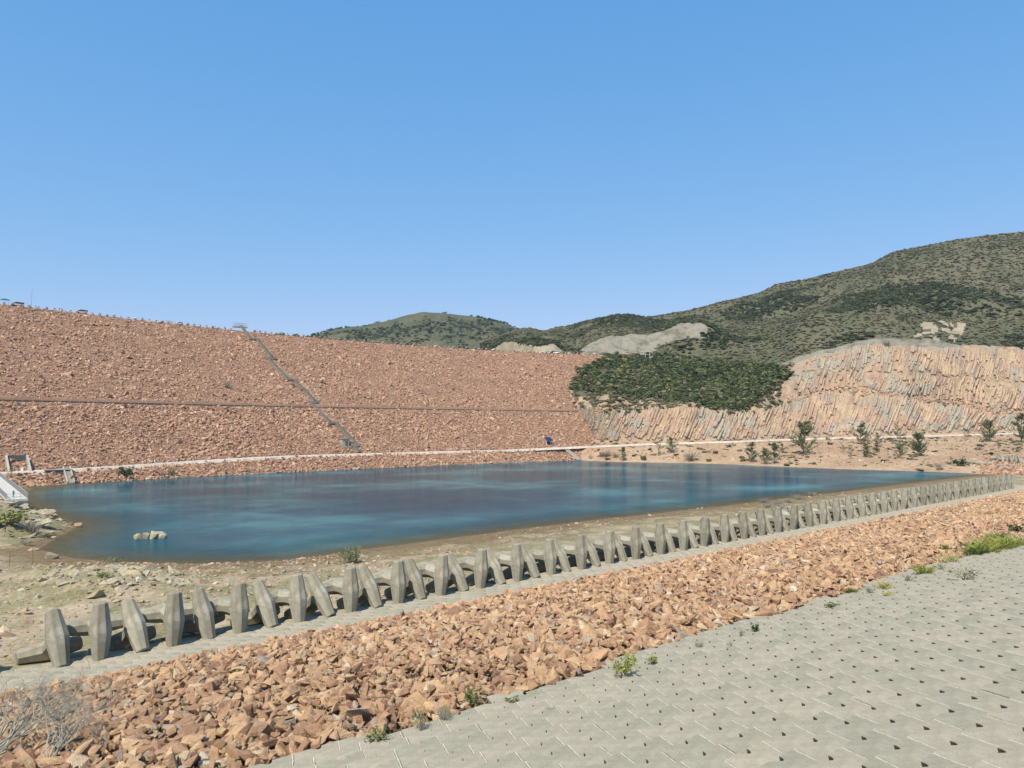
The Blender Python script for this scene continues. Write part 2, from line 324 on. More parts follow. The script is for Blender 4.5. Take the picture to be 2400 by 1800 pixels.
def scatter_group(col):
    if col.name in _ng: return _ng[col.name]
    g = bpy.data.node_groups.new('scatter_' + col.name, 'GeometryNodeTree')
    g.interface.new_socket('Geometry', in_out='INPUT', socket_type='NodeSocketGeometry'); g.interface.new_socket('Geometry', in_out='OUTPUT', socket_type='NodeSocketGeometry')
    i = g.nodes.new('NodeGroupInput'); o = g.nodes.new('NodeGroupOutput'); ip = g.nodes.new('GeometryNodeInstanceOnPoints'); ci = g.nodes.new('GeometryNodeCollectionInfo')
    ci.inputs['Collection'].default_value = col; ci.inputs['Separate Children'].default_value = True; ci.inputs['Reset Children'].default_value = True
    ip.inputs['Pick Instance'].default_value = True
    def na(nm, ty):
        n = g.nodes.new('GeometryNodeInputNamedAttribute'); n.data_type = ty; n.inputs['Name'].default_value = nm; return n.outputs['Attribute']
    g.links.new(i.outputs[0], ip.inputs['Points']); g.links.new(ci.outputs[0], ip.inputs['Instance'])
    g.links.new(na('idx', 'INT'), ip.inputs['Instance Index']); g.links.new(na('rot', 'FLOAT_VECTOR'), ip.inputs['Rotation']); g.links.new(na('scl', 'FLOAT_VECTOR'), ip.inputs['Scale'])
    g.links.new(ip.outputs[0], o.inputs[0]); _ng[col.name] = g; return g
def scatter(name, P, rot, scl, col, parent=None, mat=None):
    n = len(P); me = bpy.data.meshes.new(name); me.vertices.add(n); me.vertices.foreach_set('co', np.asarray(P, np.float32).ravel())
    a = me.attributes.new('rot', 'FLOAT_VECTOR', 'POINT'); a.data.foreach_set('vector', np.asarray(rot, np.float32).ravel())
    a = me.attributes.new('scl', 'FLOAT_VECTOR', 'POINT'); a.data.foreach_set('vector', np.asarray(scl, np.float32).ravel())
    a = me.attributes.new('idx', 'INT', 'POINT'); a.data.foreach_set('value', RNG.integers(0, len(col.objects), n).astype(np.int32))
    o = link(name, me, parent); md = o.modifiers.new('scatter', 'NODES'); md.node_group = scatter_group(col); o['kind'] = 'stuff'; return o

def leaf_quads(C, size, rng, aspect=.7, flatten=0.):
    """random leaf-sized quads at centres C"""
    n = len(C); a = rng.normal(size=(n, 3)); a /= np.linalg.norm(a, axis=1)[:, None]
    b = rng.normal(size=(n, 3)); b[:, 2] *= 1 - flatten; b -= (b * a).sum(1)[:, None] * a; b /= np.linalg.norm(b, axis=1)[:, None] + 1e-9
    s = np.asarray(size).reshape(-1, 1) * rng.uniform(.6, 1.3, (n, 1))
    V = np.stack([C - a * s - b * s * aspect, C + a * s * .9 - b * s * aspect * .8, C + a * s + b * s * aspect, C - a * s * .8 + b * s * aspect * 1.1], 1).reshape(-1, 3)
    return V, np.arange(4 * n).reshape(-1, 4)
def shrub_mesh(name, seed, mat, n=90, size=.16, lobes=5, squash=.75):
    r = np.random.default_rng(seed); C = []
    L = r.uniform(-.3, .3, (lobes, 3)); L[:, 2] = r.uniform(.15, .5, lobes); R = r.uniform(.2, .36, lobes)
    for k in range(n):
        i = r.integers(lobes); d = r.normal(size=3); d /= np.linalg.norm(d); C.append(L[i] + d * R[i] * r.uniform(.75, 1.05) * np.array([1, 1, squash]))
    C = np.array(C); O = C - np.array([0, 0, .2]); O /= np.linalg.norm(O, axis=1)[:, None] + 1e-9; nn = O * .5 + np.array([0, 0, .75]) + r.normal(0, .38, (n, 3)); nn /= np.linalg.norm(nn, axis=1)[:, None]
    a = np.cross(nn, r.normal(size=(n, 3))); a /= np.linalg.norm(a, axis=1)[:, None]; b_ = np.cross(nn, a); s_ = size * r.uniform(.6, 1.3, (n, 1))
    V = np.stack([C - a * s_ - b_ * s_ * .7, C + a * s_ * .9 - b_ * s_ * .6, C + a * s_ + b_ * s_ * .7, C - a * s_ * .8 + b_ * s_ * .8], 1).reshape(-1, 3); V[:, 2] = np.maximum(V[:, 2], -.1)
    return np_mesh(name, V, np.arange(4 * n).reshape(-1, 4), [mat])

ROCKS = [rock_mesh('rock', 100 + k, M['rock'], 15, random.Random(k).choice([(1, .8, .66), (1.15, .7, .55), (.95, .85, .75), (1.3, .65, .5)])) for k in range(14)]
C_ROCK = proto_collection('rock_shapes', ROCKS)
C_DAM = proto_collection('dam_rock_shapes', [rock_mesh('dam_rock', 200 + k, M['damrock'], 11, (1.1, .85, .6)) for k in range(8)])
C_BEACH = proto_collection('beach_stone_shapes', [rock_mesh('beach_stone', 300 + k, M['beachstone'], 12, (1.1, .85, .45)) for k in range(8)])
C_THICK = proto_collection('thicket_shapes', [shrub_mesh('thicket_shrub', 400 + k, M['thicket'], 110, .13) for k in range(6)])
C_HILL = proto_collection('hill_scrub_shapes', [shrub_mesh('scrub', 420 + k, M['hillleaf'], 70, .15, 4, .6) for k in range(5)])
C_HGREEN = proto_collection('hill_green_shapes', [shrub_mesh('hill_shrub', 440 + k, M['hillgreen'], 90, .14) for k in range(5)])

# ------------------------------------------------------------------ the dam: plan bow, cross-section
def bow(u): return 28 - .0006 * (np.asarray(u, float) - 215) ** 2
def road_z(u): return 6. - 2.2 * (1 - sstep(25, 150, np.asarray(u, float)))
BERM_Z = 28.5; BERM_W = 2.2
def dam_v(z, u):
    """v of the rock face at height z (above the toe road, berm cut in at BERM_Z)"""
    return 293 + bow(u) + (z - 6) * 1.6 + np.where(z > BERM_Z, BERM_W, 0)
def crest_z(u): return 74.6 + 1.2 * sstep(60, -60, np.asarray(u, float)) - 1.6 * np.sin(np.clip((np.asarray(u, float) - 60) / 380, 0, 1) * PI) + 1.0
def dam_hit(xd, yd):
    """depth at which the view line through a surveyed picture point meets the dam face (plan bow included)"""
    d = ray(xd * S, yd * S); t = 400.
    for _ in range(30):
        p = EYE + d * t; f = p[1] - dam_v(p[2], p[0]); t = min(max(t - .55 * f / max(d[1] - d[2] * 1.6, .2), 50.), 3000.)
    return t
def dam_pt(xs, ys): t = dam_hit(xs / S, ys / S); return EYE + ray(xs, ys) * t

dam = empty('rockfill_dam', (200, 320, 0)); tag(dam, 'tall pink rockfill dam with straight flat crest behind the pond', 'dam')
def world_child(o, parent):
    o.parent = parent; o.matrix_parent_inverse = Matrix.Translation(-Vector(parent.location)); return o
U = np.linspace(-110, 475, 196); rows = []
sec = [(-3.5, 'lo'), (0., 'lo'), ('road', 0), ('road', 6.2)]
def lower_v(z, u): return 275 + bow(u) + z * 1.85
rr = []
for z in np.linspace(-4, 1, 8): rr.append(np.stack([U, lower_v(z * road_z(U) if z > 0 else z, U), np.where(z > 0, z * road_z(U), z) + U * 0], 1))
def lower_top_v(u): return lower_v(road_z(u), u)
low = np.concatenate(rr); me = np_mesh('lower_face', low, grid_faces(8, len(U)), [M['dambed']], smooth=True)
o = link('lower_face', me); world_child(o, dam)
ZZ = np.concatenate([np.linspace(4.0, BERM_Z, 20), [BERM_Z + .01]]); rr = []
for z in ZZ[:-1]: rr.append(np.stack([U, dam_v(np.full_like(U, z), U), np.maximum(np.full_like(U, z), 0)], 1))
rr.append(np.stack([U, dam_v(np.full_like(U, BERM_Z), U) + BERM_W, U * 0 + BERM_Z], 1))
rr.append(np.stack([U, dam_v(np.full_like(U, BERM_Z), U) + BERM_W + .15, U * 0 + BERM_Z + .9], 1))
for f in np.linspace(0, 1, 28)[1:]:
    z = (BERM_Z + .9) + (crest_z(U) - BERM_Z - .9) * f; rr.append(np.stack([U, dam_v(z, U) - .3, z], 1))
zc = crest_z(U); vc = dam_v(zc, U)
for dv, dz in ((.5, .05), (1.1, .5), (11, .55), (60, -40)): rr.append(np.stack([U, vc + dv, zc + dz], 1))
V = np.concatenate(rr); V[:, 2] += (fbm(V[:, 0] * .15, V[:, 1] * .3, 3, 5) - .5) * .35
me = np_mesh('rock_face', V, grid_faces(len(rr), len(U)), [M['dambed'], M['road']], smooth=True)
fm = np.zeros((len(rr) - 1, len(U) - 1), int); fm[-2] = 1; me.polygons.foreach_set('material_index', fm.ravel().astype(np.int32))
o = link('rock_face', me); world_child(o, dam)
# berm wall: the dark retaining strip behind the berm path
W = MB(); Ub = np.linspace(-60, 372, 60)
for a, b_ in zip(Ub[:-1], Ub[1:]):
    va = float(dam_v(BERM_Z, a)) + BERM_W - .15; vb = float(dam_v(BERM_Z, b_)) + BERM_W - .15
    W.add([(a, va, BERM_Z - .2), (b_, vb, BERM_Z - .2), (b_, vb, BERM_Z + .75), (a, va, BERM_Z + .75), (a, va + .5, BERM_Z + .75), (b_, vb + .5, BERM_Z + .75)], [(0, 1, 2, 3), (3, 2, 5, 4)])
world_child(W.build('berm_wall', flat('berm_wall_stone', (.11, .095, .065), .95, var=.3, sc=.6)), dam)
# loose rock covering the face
def dam_rocks(n, f0, f1, lower=False):
    u = RNG.uniform(-25, 455, n); f = RNG.uniform(f0, f1, n)
    if lower: z = -1.2 + f * (road_z(u) + .9); v = lower_v(z, u)
    else:
        z = road_z(u) + .25 + f * (crest_z(u) - road_z(u) - .45); v = dam_v(z, u)
        keep = ~((z > BERM_Z - .3) & (z < BERM_Z + 1.2)); u, v, z = u[keep], v[keep], z[keep]
    return np.stack([u, v, z], 1)
P1 = dam_rocks(130000, 0, 1); P2 = dam_rocks(14000, 0, 1, True); P = np.concatenate([P1, P2]); P = P[inview(P, 40)]
n = len(P); sc = np.exp(RNG.normal(.30, .3, (n, 1))) * RNG.uniform(.8, 1.15, (n, 3)); sc[:, 2] *= .85
patch = fbm(P[:, 0] * .05, (P[:, 1] + P[:, 2]) * .05, 3, 77)[:, None]; sc *= .78 + .55 * patch
P[:, 2] += RNG.uniform(-.25, .28, n)
rot = np.stack([RNG.normal(.55, .45, n), RNG.normal(0, .4, n), RNG.uniform(0, 6.28, n)], 1)
DAMPTS = P
STAIRS = []   # filled below; rocks are cleared from the stair lanes

# toe road along the dam, running on round the head of the pond
def strip(name, A, B, mat, z=.05, parent=None):
    A = np.array(A); B = np.array(B); A = A + [0, 0, z]; B = B + [0, 0, z]; n = len(A)
    Vv = np.concatenate([A - [0, 1.1, 1.0], A, B, B - [0, 0, .5]]); F = []
    for k in range(3):
        for i in range(n - 1): F.append((k * n + i, (k + 1) * n + i, (k + 1) * n + i + 1, k * n + i + 1))
    return link(name, np_mesh(name, Vv, F, [mat]), parent)
ur = np.linspace(10, 300, 120)

# ------------------------------------------------------------------ hillside, knoll, quarry: surveyed lines lofted into one terrain
XD = np.linspace(1040, 2480, 385)
def L(pts): x, y = zip(*pts); return np.interp(XD, x, y)
def smooth(a, k=4):
    kk = np.ones(2 * k + 1) / (2 * k + 1); return np.convolve(np.pad(a, k, mode='edge'), kk, 'valid')
crest_y = L([(1040, 752), (1100, 757), (1200, 764), (1310, 769), (1330, 771)])
damt = lambda y: np.array([dam_hit(x, yy) for x, yy in zip(XD, y)])
def tuck(y, t, xe):
    dt = damt(y); i = np.searchsorted(XD, xe); out = t.copy()
    out[i:] = t[i:] + (dt[i] - t[i]) * np.exp(-(XD[i:] - XD[i]) / 45)
    out[:i] = dt[:i] + (xe - XD[:i]) * .9 + .5; return out
def t_of_z(y, z): return np.array([(zz - 19) / ray(x * S, yy * S)[2] for x, yy, zz in zip(XD, y, z)])
y0 = L([(1040, 1001), (1200, 997), (1290, 997), (1360, 998), (1500, 1000), (1590, 1003), (1700, 1008), (1800, 1012), (1900, 1015), (2000, 1018), (2100, 1022), (2212, 1027), (2480, 1040)])
z0 = XD * 0 + .12; t0 = t_of_z(y0, z0)
yr = L([(1040, 975), (1200, 970), (1290, 967), (1400, 962), (1500, 959), (1600, 956), (1700, 952), (1800, 949), (1900, 947), (2000, 944), (2100, 941), (2212, 938), (2480, 930)])
zr = L([(1040, 6.), (1200, 6.2), (1290, 7.), (1400, 8.2), (1500, 9.), (1600, 9.8), (1700, 10.5), (1800, 11.2), (1900, 11.9), (2000, 12.5), (2100, 13.2), (2212, 14), (2480, 15.5)])
tr_ = t_of_z(yr, zr)
y3 = smooth(L([(1040, 966), (1218, 958), (1290, 951), (1400, 954), (1500, 952), (1600, 952), (1700, 947), (1800, 943), (1860, 940), (1950, 938), (2100, 934), (2212, 930), (2480, 920)]))
t3 = tr_ + 17
y4 = smooth(L([(1040, 875), (1218, 872), (1250, 882), (1400, 883), (1500, 881), (1600, 888), (1660, 885), (1720, 862), (1770, 848), (1820, 846), (1900, 856), (2000, 868), (2100, 885), (2212, 903), (2480, 915)]))
t4 = t3 + L([(1040, 14), (1600, 14), (1700, 26), (1800, 22), (2212, 16), (2480, 16)])
y5 = smooth(L([(1040, 850), (1218, 855), (1300, 852), (1500, 848), (1600, 852), (1660, 848), (1720, 846), (1800, 838), (1900, 845), (2000, 857), (2100, 874), (2212, 890), (2480, 905)]))
t5 = t4 + L([(1040, 55), (1500, 52), (1640, 35), (1720, 14), (1800, 11), (2480, 11)])
y6 = smooth(L([(1040, 800), (1218, 812), (1255, 800), (1300, 780), (1350, 775), (1420, 777), (1500, 784), (1600, 790), (1660, 800), (1720, 806), (1800, 800), (1900, 800), (2000, 808), (2100, 820), (2212, 832), (2480, 850)]))
t6 = t5 + L([(1040, 80), (1400, 85), (1560, 75), (1660, 30), (1720, 14), (2480, 14)])
y7 = L([(1040, 755), (1100, 760), (1200, 767), (1300, 770), (1330, 769), (1420, 769), (1500, 772), (1550, 780), (1600, 783), (1650, 790), (1690, 792), (1760, 772), (1800, 764), (1850, 750), (1900, 747), (2000, 749), (2100, 751), (2212, 755), (2480, 770)])
t7 = t6 + L([(1040, 20), (1400, 22), (1560, 22), (1700, 22), (2480, 30)])
t7 = np.where(XD < 1310, np.maximum(t7, L([(1040, 590), (1310, 622)])), t7)
y8 = L([(1040, 758), (1065, 757), (1078, 745), (1092, 738), (1120, 741), (1160, 745), (1198, 743), (1212, 757), (1250, 758), (1275, 742), (1300, 731), (1320, 725), (1345, 728), (1360, 722), (1400, 724), (1440, 712), (1470, 697), (1515, 696), (1540, 712), (1600, 748), (1650, 776), (1690, 784), (1730, 768), (1770, 757), (1800, 752), (1850, 738), (1930, 730), (2010, 731), (2060, 743), (2120, 745), (2212, 749), (2480, 765)])
t8 = t7 + L([(1040, 25), (1200, 28), (1260, 25), (1340, 30), (1470, 45), (1560, 40), (1690, 14), (1850, 18), (2000, 22), (2100, 8), (2480, 8)])
y10 = L([(1040, 746), (1080, 738), (1130, 723), (1200, 712), (1260, 698), (1320, 692), (1350, 690), (1400, 684), (1480, 675), (1500, 668), (1545, 655), (1640, 632), (1680, 612), (1730, 605), (1800, 588), (1880, 570), (1930, 543), (2000, 530), (2060, 518), (2130, 508), (2212, 500), (2480, 470)])
t10 = L([(1040, 1050), (1300, 1000), (1600, 930), (1800, 880), (2212, 860), (2480, 850)])
y9 = y8 + (y10 - y8) * .5; t9 = t8 + (t10 - t8) * .42
wb = lambda sd, a, f=.022: (fbm(XD * f, XD * 0 + sd, 4, sd) - .5) * a * sstep(1230, 1290, XD)       # quarry edges are ragged
y4 = y4 + wb(3, 26); y5 = y5 + wb(5, 22); y6 = y6 + np.where(XD > 1690, wb(7, 20), 0); y7 = y7 + np.where(XD > 1720, wb(9, 12), 0); y3 = y3 + wb(12, 8, .05)
t3 = t3 + wb(13, 14); t4 = t4 + wb(14, 26); t5 = t5 + wb(15, 26); t6 = t6 + wb(16, 26); t7 = t7 + np.where(XD > 1690, wb(17, 20), 0)
t0b = tuck(y0, t0, 1236); tra = tuck(yr, tr_, 1236); trb = tra + 4.5
t3 = np.maximum(tuck(y3, t3, 1288), trb + 1); t4 = np.maximum(tuck(y4, t4, 1218), t3 + 6); t5 = np.maximum(tuck(y5, t5, 1222), t4 + 6); t6 = np.maximum(tuck(y6, t6, 1252), t5 + 8)
t7 = np.maximum(t7, t6 + 8); t8 = np.maximum(t8, t7 + 6); t9 = np.maximum(t9, t8 + 20)
def line(y, t): return np.array([pt(x * S, yy * S, tt) for x, yy, tt in zip(XD, y, t)])
R0 = line(y0, t0b); Rm = R0 + (EYE - R0) / np.linalg.norm(EYE - R0, axis=1)[:, None] * 14; Rm[:, 2] = -3
RA = line(yr, tra); RB = line(yr, trb); RB[:, 2] = RA[:, 2]
ROWS = [Rm, R0, RA, RB, line(y3, t3), line(y4, t4), line(y5, t5), line(y6, t6), line(y7, t7), line(y8, t8), line(y9, t9), line(y10, t10)]
back = ROWS[-1] + np.array([FW[0], FW[1], 0]) * 220; back[:, 2] -= 45; ROWS.append(back)
SUB = [4, 16, 1, 6, 16, 12, 14, 8, 14, 26, 26, 6]      # subdivisions between the lines
AMP = [0, .7, 0, .8, 1.8, 2.4, 4.5, 1.3, 5., 7., 7., 4.]
Q = []; rid = []
for k in range(len(ROWS) - 1):
    for j in range(SUB[k]):
        f = j / SUB[k]; Q.append(ROWS[k] * (1 - f) + ROWS[k + 1] * f); rid.append((k, f))
Q.append(ROWS[-1]); rid.append((len(ROWS) - 2, 1.)); Q = np.array(Q); nr, nc = Q.shape[:2]
for i in range(nr):
    k, f = rid[i]; env = math.sin(PI * f) * .8 + .2; env = 0 if k in (0, 2) else env
    if k == 11: env = 0
    s_ = np.arange(nc)
    nz = (fbm(Q[i][:, 0] * .035, Q[i][:, 1] * .035 + Q[i][:, 2] * .03, 5, 11) - .5) * 2
    if k in (9, 10): nz = nz * .8 + (fbm(Q[i][:, 0] * .013, Q[i][:, 1] * .013, 3, 31) - .5) * 7.5 * math.sin(PI * min(1, max(0, (k - 9 + f) / 2)))
    Q[i][:, 2] += nz * AMP[k] * env
zone = np.zeros((nr - 1, nc - 1), int); xm = (XD[:-1] + XD[1:]) / 2
for i in range(nr - 1):
    k, f = rid[i]; wob = (fbm(xm * .05, np.full_like(xm, i * .4), 3, 3) - .5)
    kx = xm + wob * 60; kf = f + wob * .5
    if k <= 3: z_ = np.zeros_like(xm)
    elif k == 4: z_ = np.ones_like(xm)
    elif k in (5, 6):
        lo1 = np.interp(kx, [1218, 1240, 1300, 1400, 1500, 1560, 1620, 1660, 1715], [1.2, .95, .7, .5, .3, .05, .1, .8, 1.7]); z_ = np.where((k - 5 + kf) > lo1, 2, np.where(wob > .03, 0, 1)); z_ = np.where(kx > 1710, 0 if k == 5 else 1, z_)
    elif k == 7: z_ = np.where(kx < 1690, 2, 1)
    elif k == 8:
        z_ = np.where((kx > 1066) & (kx < 1206), 4, 2)
        z_ = np.where((kx > 1252) & (kx < 1412) & (kf > -.1), 3, z_); z_ = np.where((kx > 1412) & (kx < 1528) & (kf > .42), 3, z_)
        z_ = np.where((kx > 1680) & (kx < 2075), 3, z_); z_ = np.where(kx >= 2075, 1, z_)
    else: z_ = np.full_like(xm, 2)
    if k == 9:
        z_ = np.where((kx > 1985) & (kx < 2075) & (kf > .12) & (kf < .3), 4, z_); z_ = np.where((kx > 2030) & (kx < 2075) & (kf > .38) & (kf < .46), 4, z_)
    zone[i] = z_
hill = link('hillside', np_mesh('hillside', Q.reshape(-1, 3), grid_faces(nr, nc)[:, ::-1], [M['scree'], M['cliff'], M['scrub'], M['shot'], M['palecut']], zone.ravel(), True))
tag(hill, 'scrub covered hillside with quarried terraces to the right of the dam', 'hillside', kind='structure')
HT = BVHTree.FromPolygons([Vector(p) for p in Q.reshape(-1, 3)], [tuple(f) for f in grid_faces(nr, nc)])
def on_hill(xs, ys):
    d = Vector(ray(xs, ys)).normalized(); h = HT.ray_cast(Vector(EYE), d); return np.array(h[0]) if h[0] is not None else None
def row_point(xd, k, f):
    """point of the loft between surveyed lines k and k+1"""
    i0 = sum(SUB[:k]); r = f * SUB[k]; a = min(int(r), SUB[k] - 1); r -= a
    c = np.clip((xd - XD[0]) / (XD[1] - XD[0]), 0, nc - 1.001); ci = int(c); cf = c - ci
    g = lambda ii: Q[ii][ci] * (1 - cf) + Q[ii][ci + 1] * cf
    return g(i0 + a) * (1 - r) + g(i0 + a + 1) * r

# the two stretches of road
va = lower_top_v(ur); A = np.stack([ur, va - .4, road_z(ur)], 1); B_ = np.stack([ur, va + 5.8 + 5 * (1 - sstep(20, 60, ur)), road_z(ur)], 1)
i0 = np.searchsorted(XD, 1262); A = np.concatenate([A[:-14], RA[i0::6] + [0, 0, .75]]); B_ = np.concatenate([B_[:-14], RB[i0::6] + [0, 0, .8]])
o = strip('road', A, B_, M['road'], .3); tag(o, 'pale concrete road along the toe of the dam', 'road', kind='structure')

# ------------------------------------------------------------------ distant hill behind the dam
xs = np.linspace(640, 1260, 130); yh = np.interp(xs, [640, 690, 720, 750, 790, 820, 850, 880, 915, 945, 1000, 1040, 1080, 1110, 1140, 1180, 1260], [738, 727, 719, 716, 713, 705, 697, 687, 680, 682, 686, 691, 700, 711, 723, 735, 752])
rr = []
for f in np.linspace(0, 1.25, 46):
    ff = min(f, 1.); t_ = 1150 + 450 * f; top = np.array([pt(x * S, y * S, 1600.) for x, y in zip(xs, yh)]); base = np.array([pt(x * S, 800 * S, 1150.) for x in xs])
    p = base * (1 - ff) + top * ff; p[:, 2] = base[:, 2] + (top[:, 2] - base[:, 2]) * math.sin(ff * PI / 2)
    if f > 1: p = top + np.array([FW[0], FW[1], 0]) * (f - 1) * 900; p[:, 2] -= (f - 1) * 160
    p[:, 2] += (fbm(p[:, 0] * .008, p[:, 1] * .008, 5, 51) - .5) * 26 * math.sin(PI * min(ff, .999)) ; rr.append(p)
FAR = np.array(rr)
M['farhill'] = ground_mat('far_hill_scrub', [(.3, (.09, .105, .055)), (.48, (.125, .135, .072)), (.62, (.165, .16, .095)), (.8, (.195, .18, .115))], (.012, .06, .25), 1., 4.)
o = link('distant_hill', np_mesh('distant_hill', FAR.reshape(-1, 3), grid_faces(len(rr), len(xs))[:, ::-1], [M['farhill']], smooth=True))
tag(o, 'rounded green hill far behind the dam crest', 'hill', kind='structure')
# ground sheet under everything, out to the horizon
o = MB().add([(-9000, -9000, -7), (9000, -9000, -7), (9000, 9000, -7), (-9000, 9000, -7)], [(0, 1, 2, 3)]).build('ground', M['scrub']); tag(o, 'broad low ground beneath the whole valley', 'ground', kind='structure')

# ------------------------------------------------------------------ beach and pond bed as one height field, pond
shore = [(20.5, 137), (22.5, 126), (27, 116), (36, 107), (45, 103), (69, 104.5), (110, 106), (170, 104), (240, 104.5), (316, 105), (343, 103), (352, 125), (350, 146), (345, 187), (345, 215), (325, 270), (300, 310), (284, 312), (210, 316), (135, 310), (86, 300), (55, 290), (38, 272), (30, 240), (30, 216), (28.5, 195), (29.4, 180), (30.5, 164), (27, 155), (23.8, 147)]
shore = np.array(shore); kindS = np.array(['n'] * 10 + ['r'] * 6 + ['f'] * 6 + ['l'] * 7 + ['n'])
side_slope = np.where(kindS == 'n', .05, np.where(kindS == 'l', .36, -.03)); side_slope[-1] = .2; side_slope[0] = .06
def shore_dist(x, y):
    best = np.full(x.shape, 1e9); sl = np.zeros(x.shape); inside = np.zeros(x.shape, bool); n = len(shore)
    for i in range(n):
        ax, ay = shore[i]; bx, by = shore[(i + 1) % n]; tt = np.clip(((x - ax) * (bx - ax) + (y - ay) * (by - ay)) / ((bx - ax) ** 2 + (by - ay) ** 2), 0, 1)
        d = np.hypot(x - ax - tt * (bx - ax), y - ay - tt * (by - ay)); k = d < best; best[k] = d[k]; sl[k] = side_slope[i]
        c = ((ay > y) != (by > y)) & (x < (bx - ax) * (y - ay) / (by - ay + 1e-9) + ax); inside ^= c
    return best, sl, inside
def beach_z(x, y):
    d, sl, ins = shore_dist(x, y); wob = (fbm(x * .12, y * .12, 4, 21) - .5) * 5; dd = np.where(ins, -d, d) + wob * np.minimum(1, .3 + d / 12)
    zz = np.where(dd < 0, np.maximum(dd * .075, -3.6), np.where(sl > .3, np.minimum(dd * sl, 4.3 + .02 * dd), dd * sl))
    zz = np.where((sl > 0.03) & (sl < .1), np.minimum(zz, 1.6 + (zz - 1.6) * .4), zz)
    pen = sstep(6, 2, np.hypot((x - 17) / 7, (y - 176) / 20)) * 0
    bump_ = (fbm(x * .5, y * .5, 4, 22) - .5) * .35 + (fbm(x * 1.7, y * 1.7, 3, 23) - .5) * .12
    rough_ = np.where(sl > .3, 4.5, 1.) * np.clip(dd / 4, 0, 1)
    mound = 1.9 * np.exp(-(((x - 21) / 6.5) ** 2 + ((y - 93) / 10) ** 2)) + 1.0 * np.exp(-(((x - 17.5) / 3) ** 2 + ((y - 108) / 4) ** 2))
    return zz + bump_ * rough_ + mound * (1 + .5 * (fbm(x * .7, y * .7, 4, 29) - .5))
gx, gy = np.meshgrid(np.arange(-40, 372, 1.25), np.concatenate([np.arange(58, 130, .9), np.arange(130, 322, 1.6)]))
gz = beach_z(gx, gy); gz = np.where(gy < 70, np.minimum(gz, 2.0 + (gz - 2) * .3), gz)
beach = link('beach', np_mesh('beach', np.stack([gx, gy, gz], -1).reshape(-1, 3), grid_faces(*gx.shape), [M['beach']], smooth=True))
tag(beach, 'stony beach and pond bed with brown algae at the waterline', 'beach', kind='structure')
wx, wy = np.meshgrid(np.arange(12, 372, 1.6), np.arange(96, 322, 1.6)); wz = beach_z(wx, wy); dep = np.clip(-wz / 3.4, 0, 1)
Ff = grid_faces(*wx.shape); cv = (wz.ravel()[Ff].min(1) < .12); Ff = Ff[cv]
me = np_mesh('pond', np.stack([wx, wy, wx * 0], -1).reshape(-1, 3), Ff, [M['water']], smooth=True)
at_ = me.attributes.new('depth', 'FLOAT', 'POINT'); at_.data.foreach_set('value', dep.ravel().astype(np.float32))
o = link('pond', me); tag(o, 'still teal pond water below the dam', 'pond', kind='structure')

# ------------------------------------------------------------------ near slope: block paving, rock revetment, block strip, dolosse
def apron_z(v): return np.interp(v, [-30, -6, 0, 4, 10, 16, 24, 57, 62, 66], [17.5, 15.5, 13.9, 12.5, 10.9, 9.5, 7.9, 2.45, 2.2, 1.9])
def row_v(u): return 61.0 + .025 * (np.asarray(u, float) - 10.5)          # line of the dolos feet
def sheet(name, u0, u1, vs, mat, dz, du=6., wave=None):
    us = np.arange(u0, u1 + .1, du); VV = []
    for v in vs:
        vv = (v(us) if callable(v) else np.full_like(us, v)); VV.append(np.stack([us, vv, apron_z(vv - (.025 * (us - 10.5) if callable(v) else 0)) + dz], 1))
    return link(name, np_mesh(name, np.concatenate(VV), grid_faces(len(VV), len(us)), [mat], smooth=True))
paving = sheet('block_paving', -40, 260, list(np.arange(-30, 26.1, 2)), M['darkfill'], -.45)
tag(paving, 'slope paved with grey interlocking concrete blocks', 'paving', kind='structure')
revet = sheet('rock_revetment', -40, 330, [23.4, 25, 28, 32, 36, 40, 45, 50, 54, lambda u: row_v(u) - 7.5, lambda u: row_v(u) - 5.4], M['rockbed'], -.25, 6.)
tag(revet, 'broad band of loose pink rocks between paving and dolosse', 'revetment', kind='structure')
bstrip = sheet('block_strip', -40, 330, [lambda u: row_v(u) - 5.9, lambda u: row_v(u) - 3, lambda u: row_v(u) - 1, lambda u: row_v(u) + 1.9], M['darkfill'], -.45)
tag(bstrip, 'narrow strip of grey blocks along the feet of the dolosse', 'paving', kind='structure')

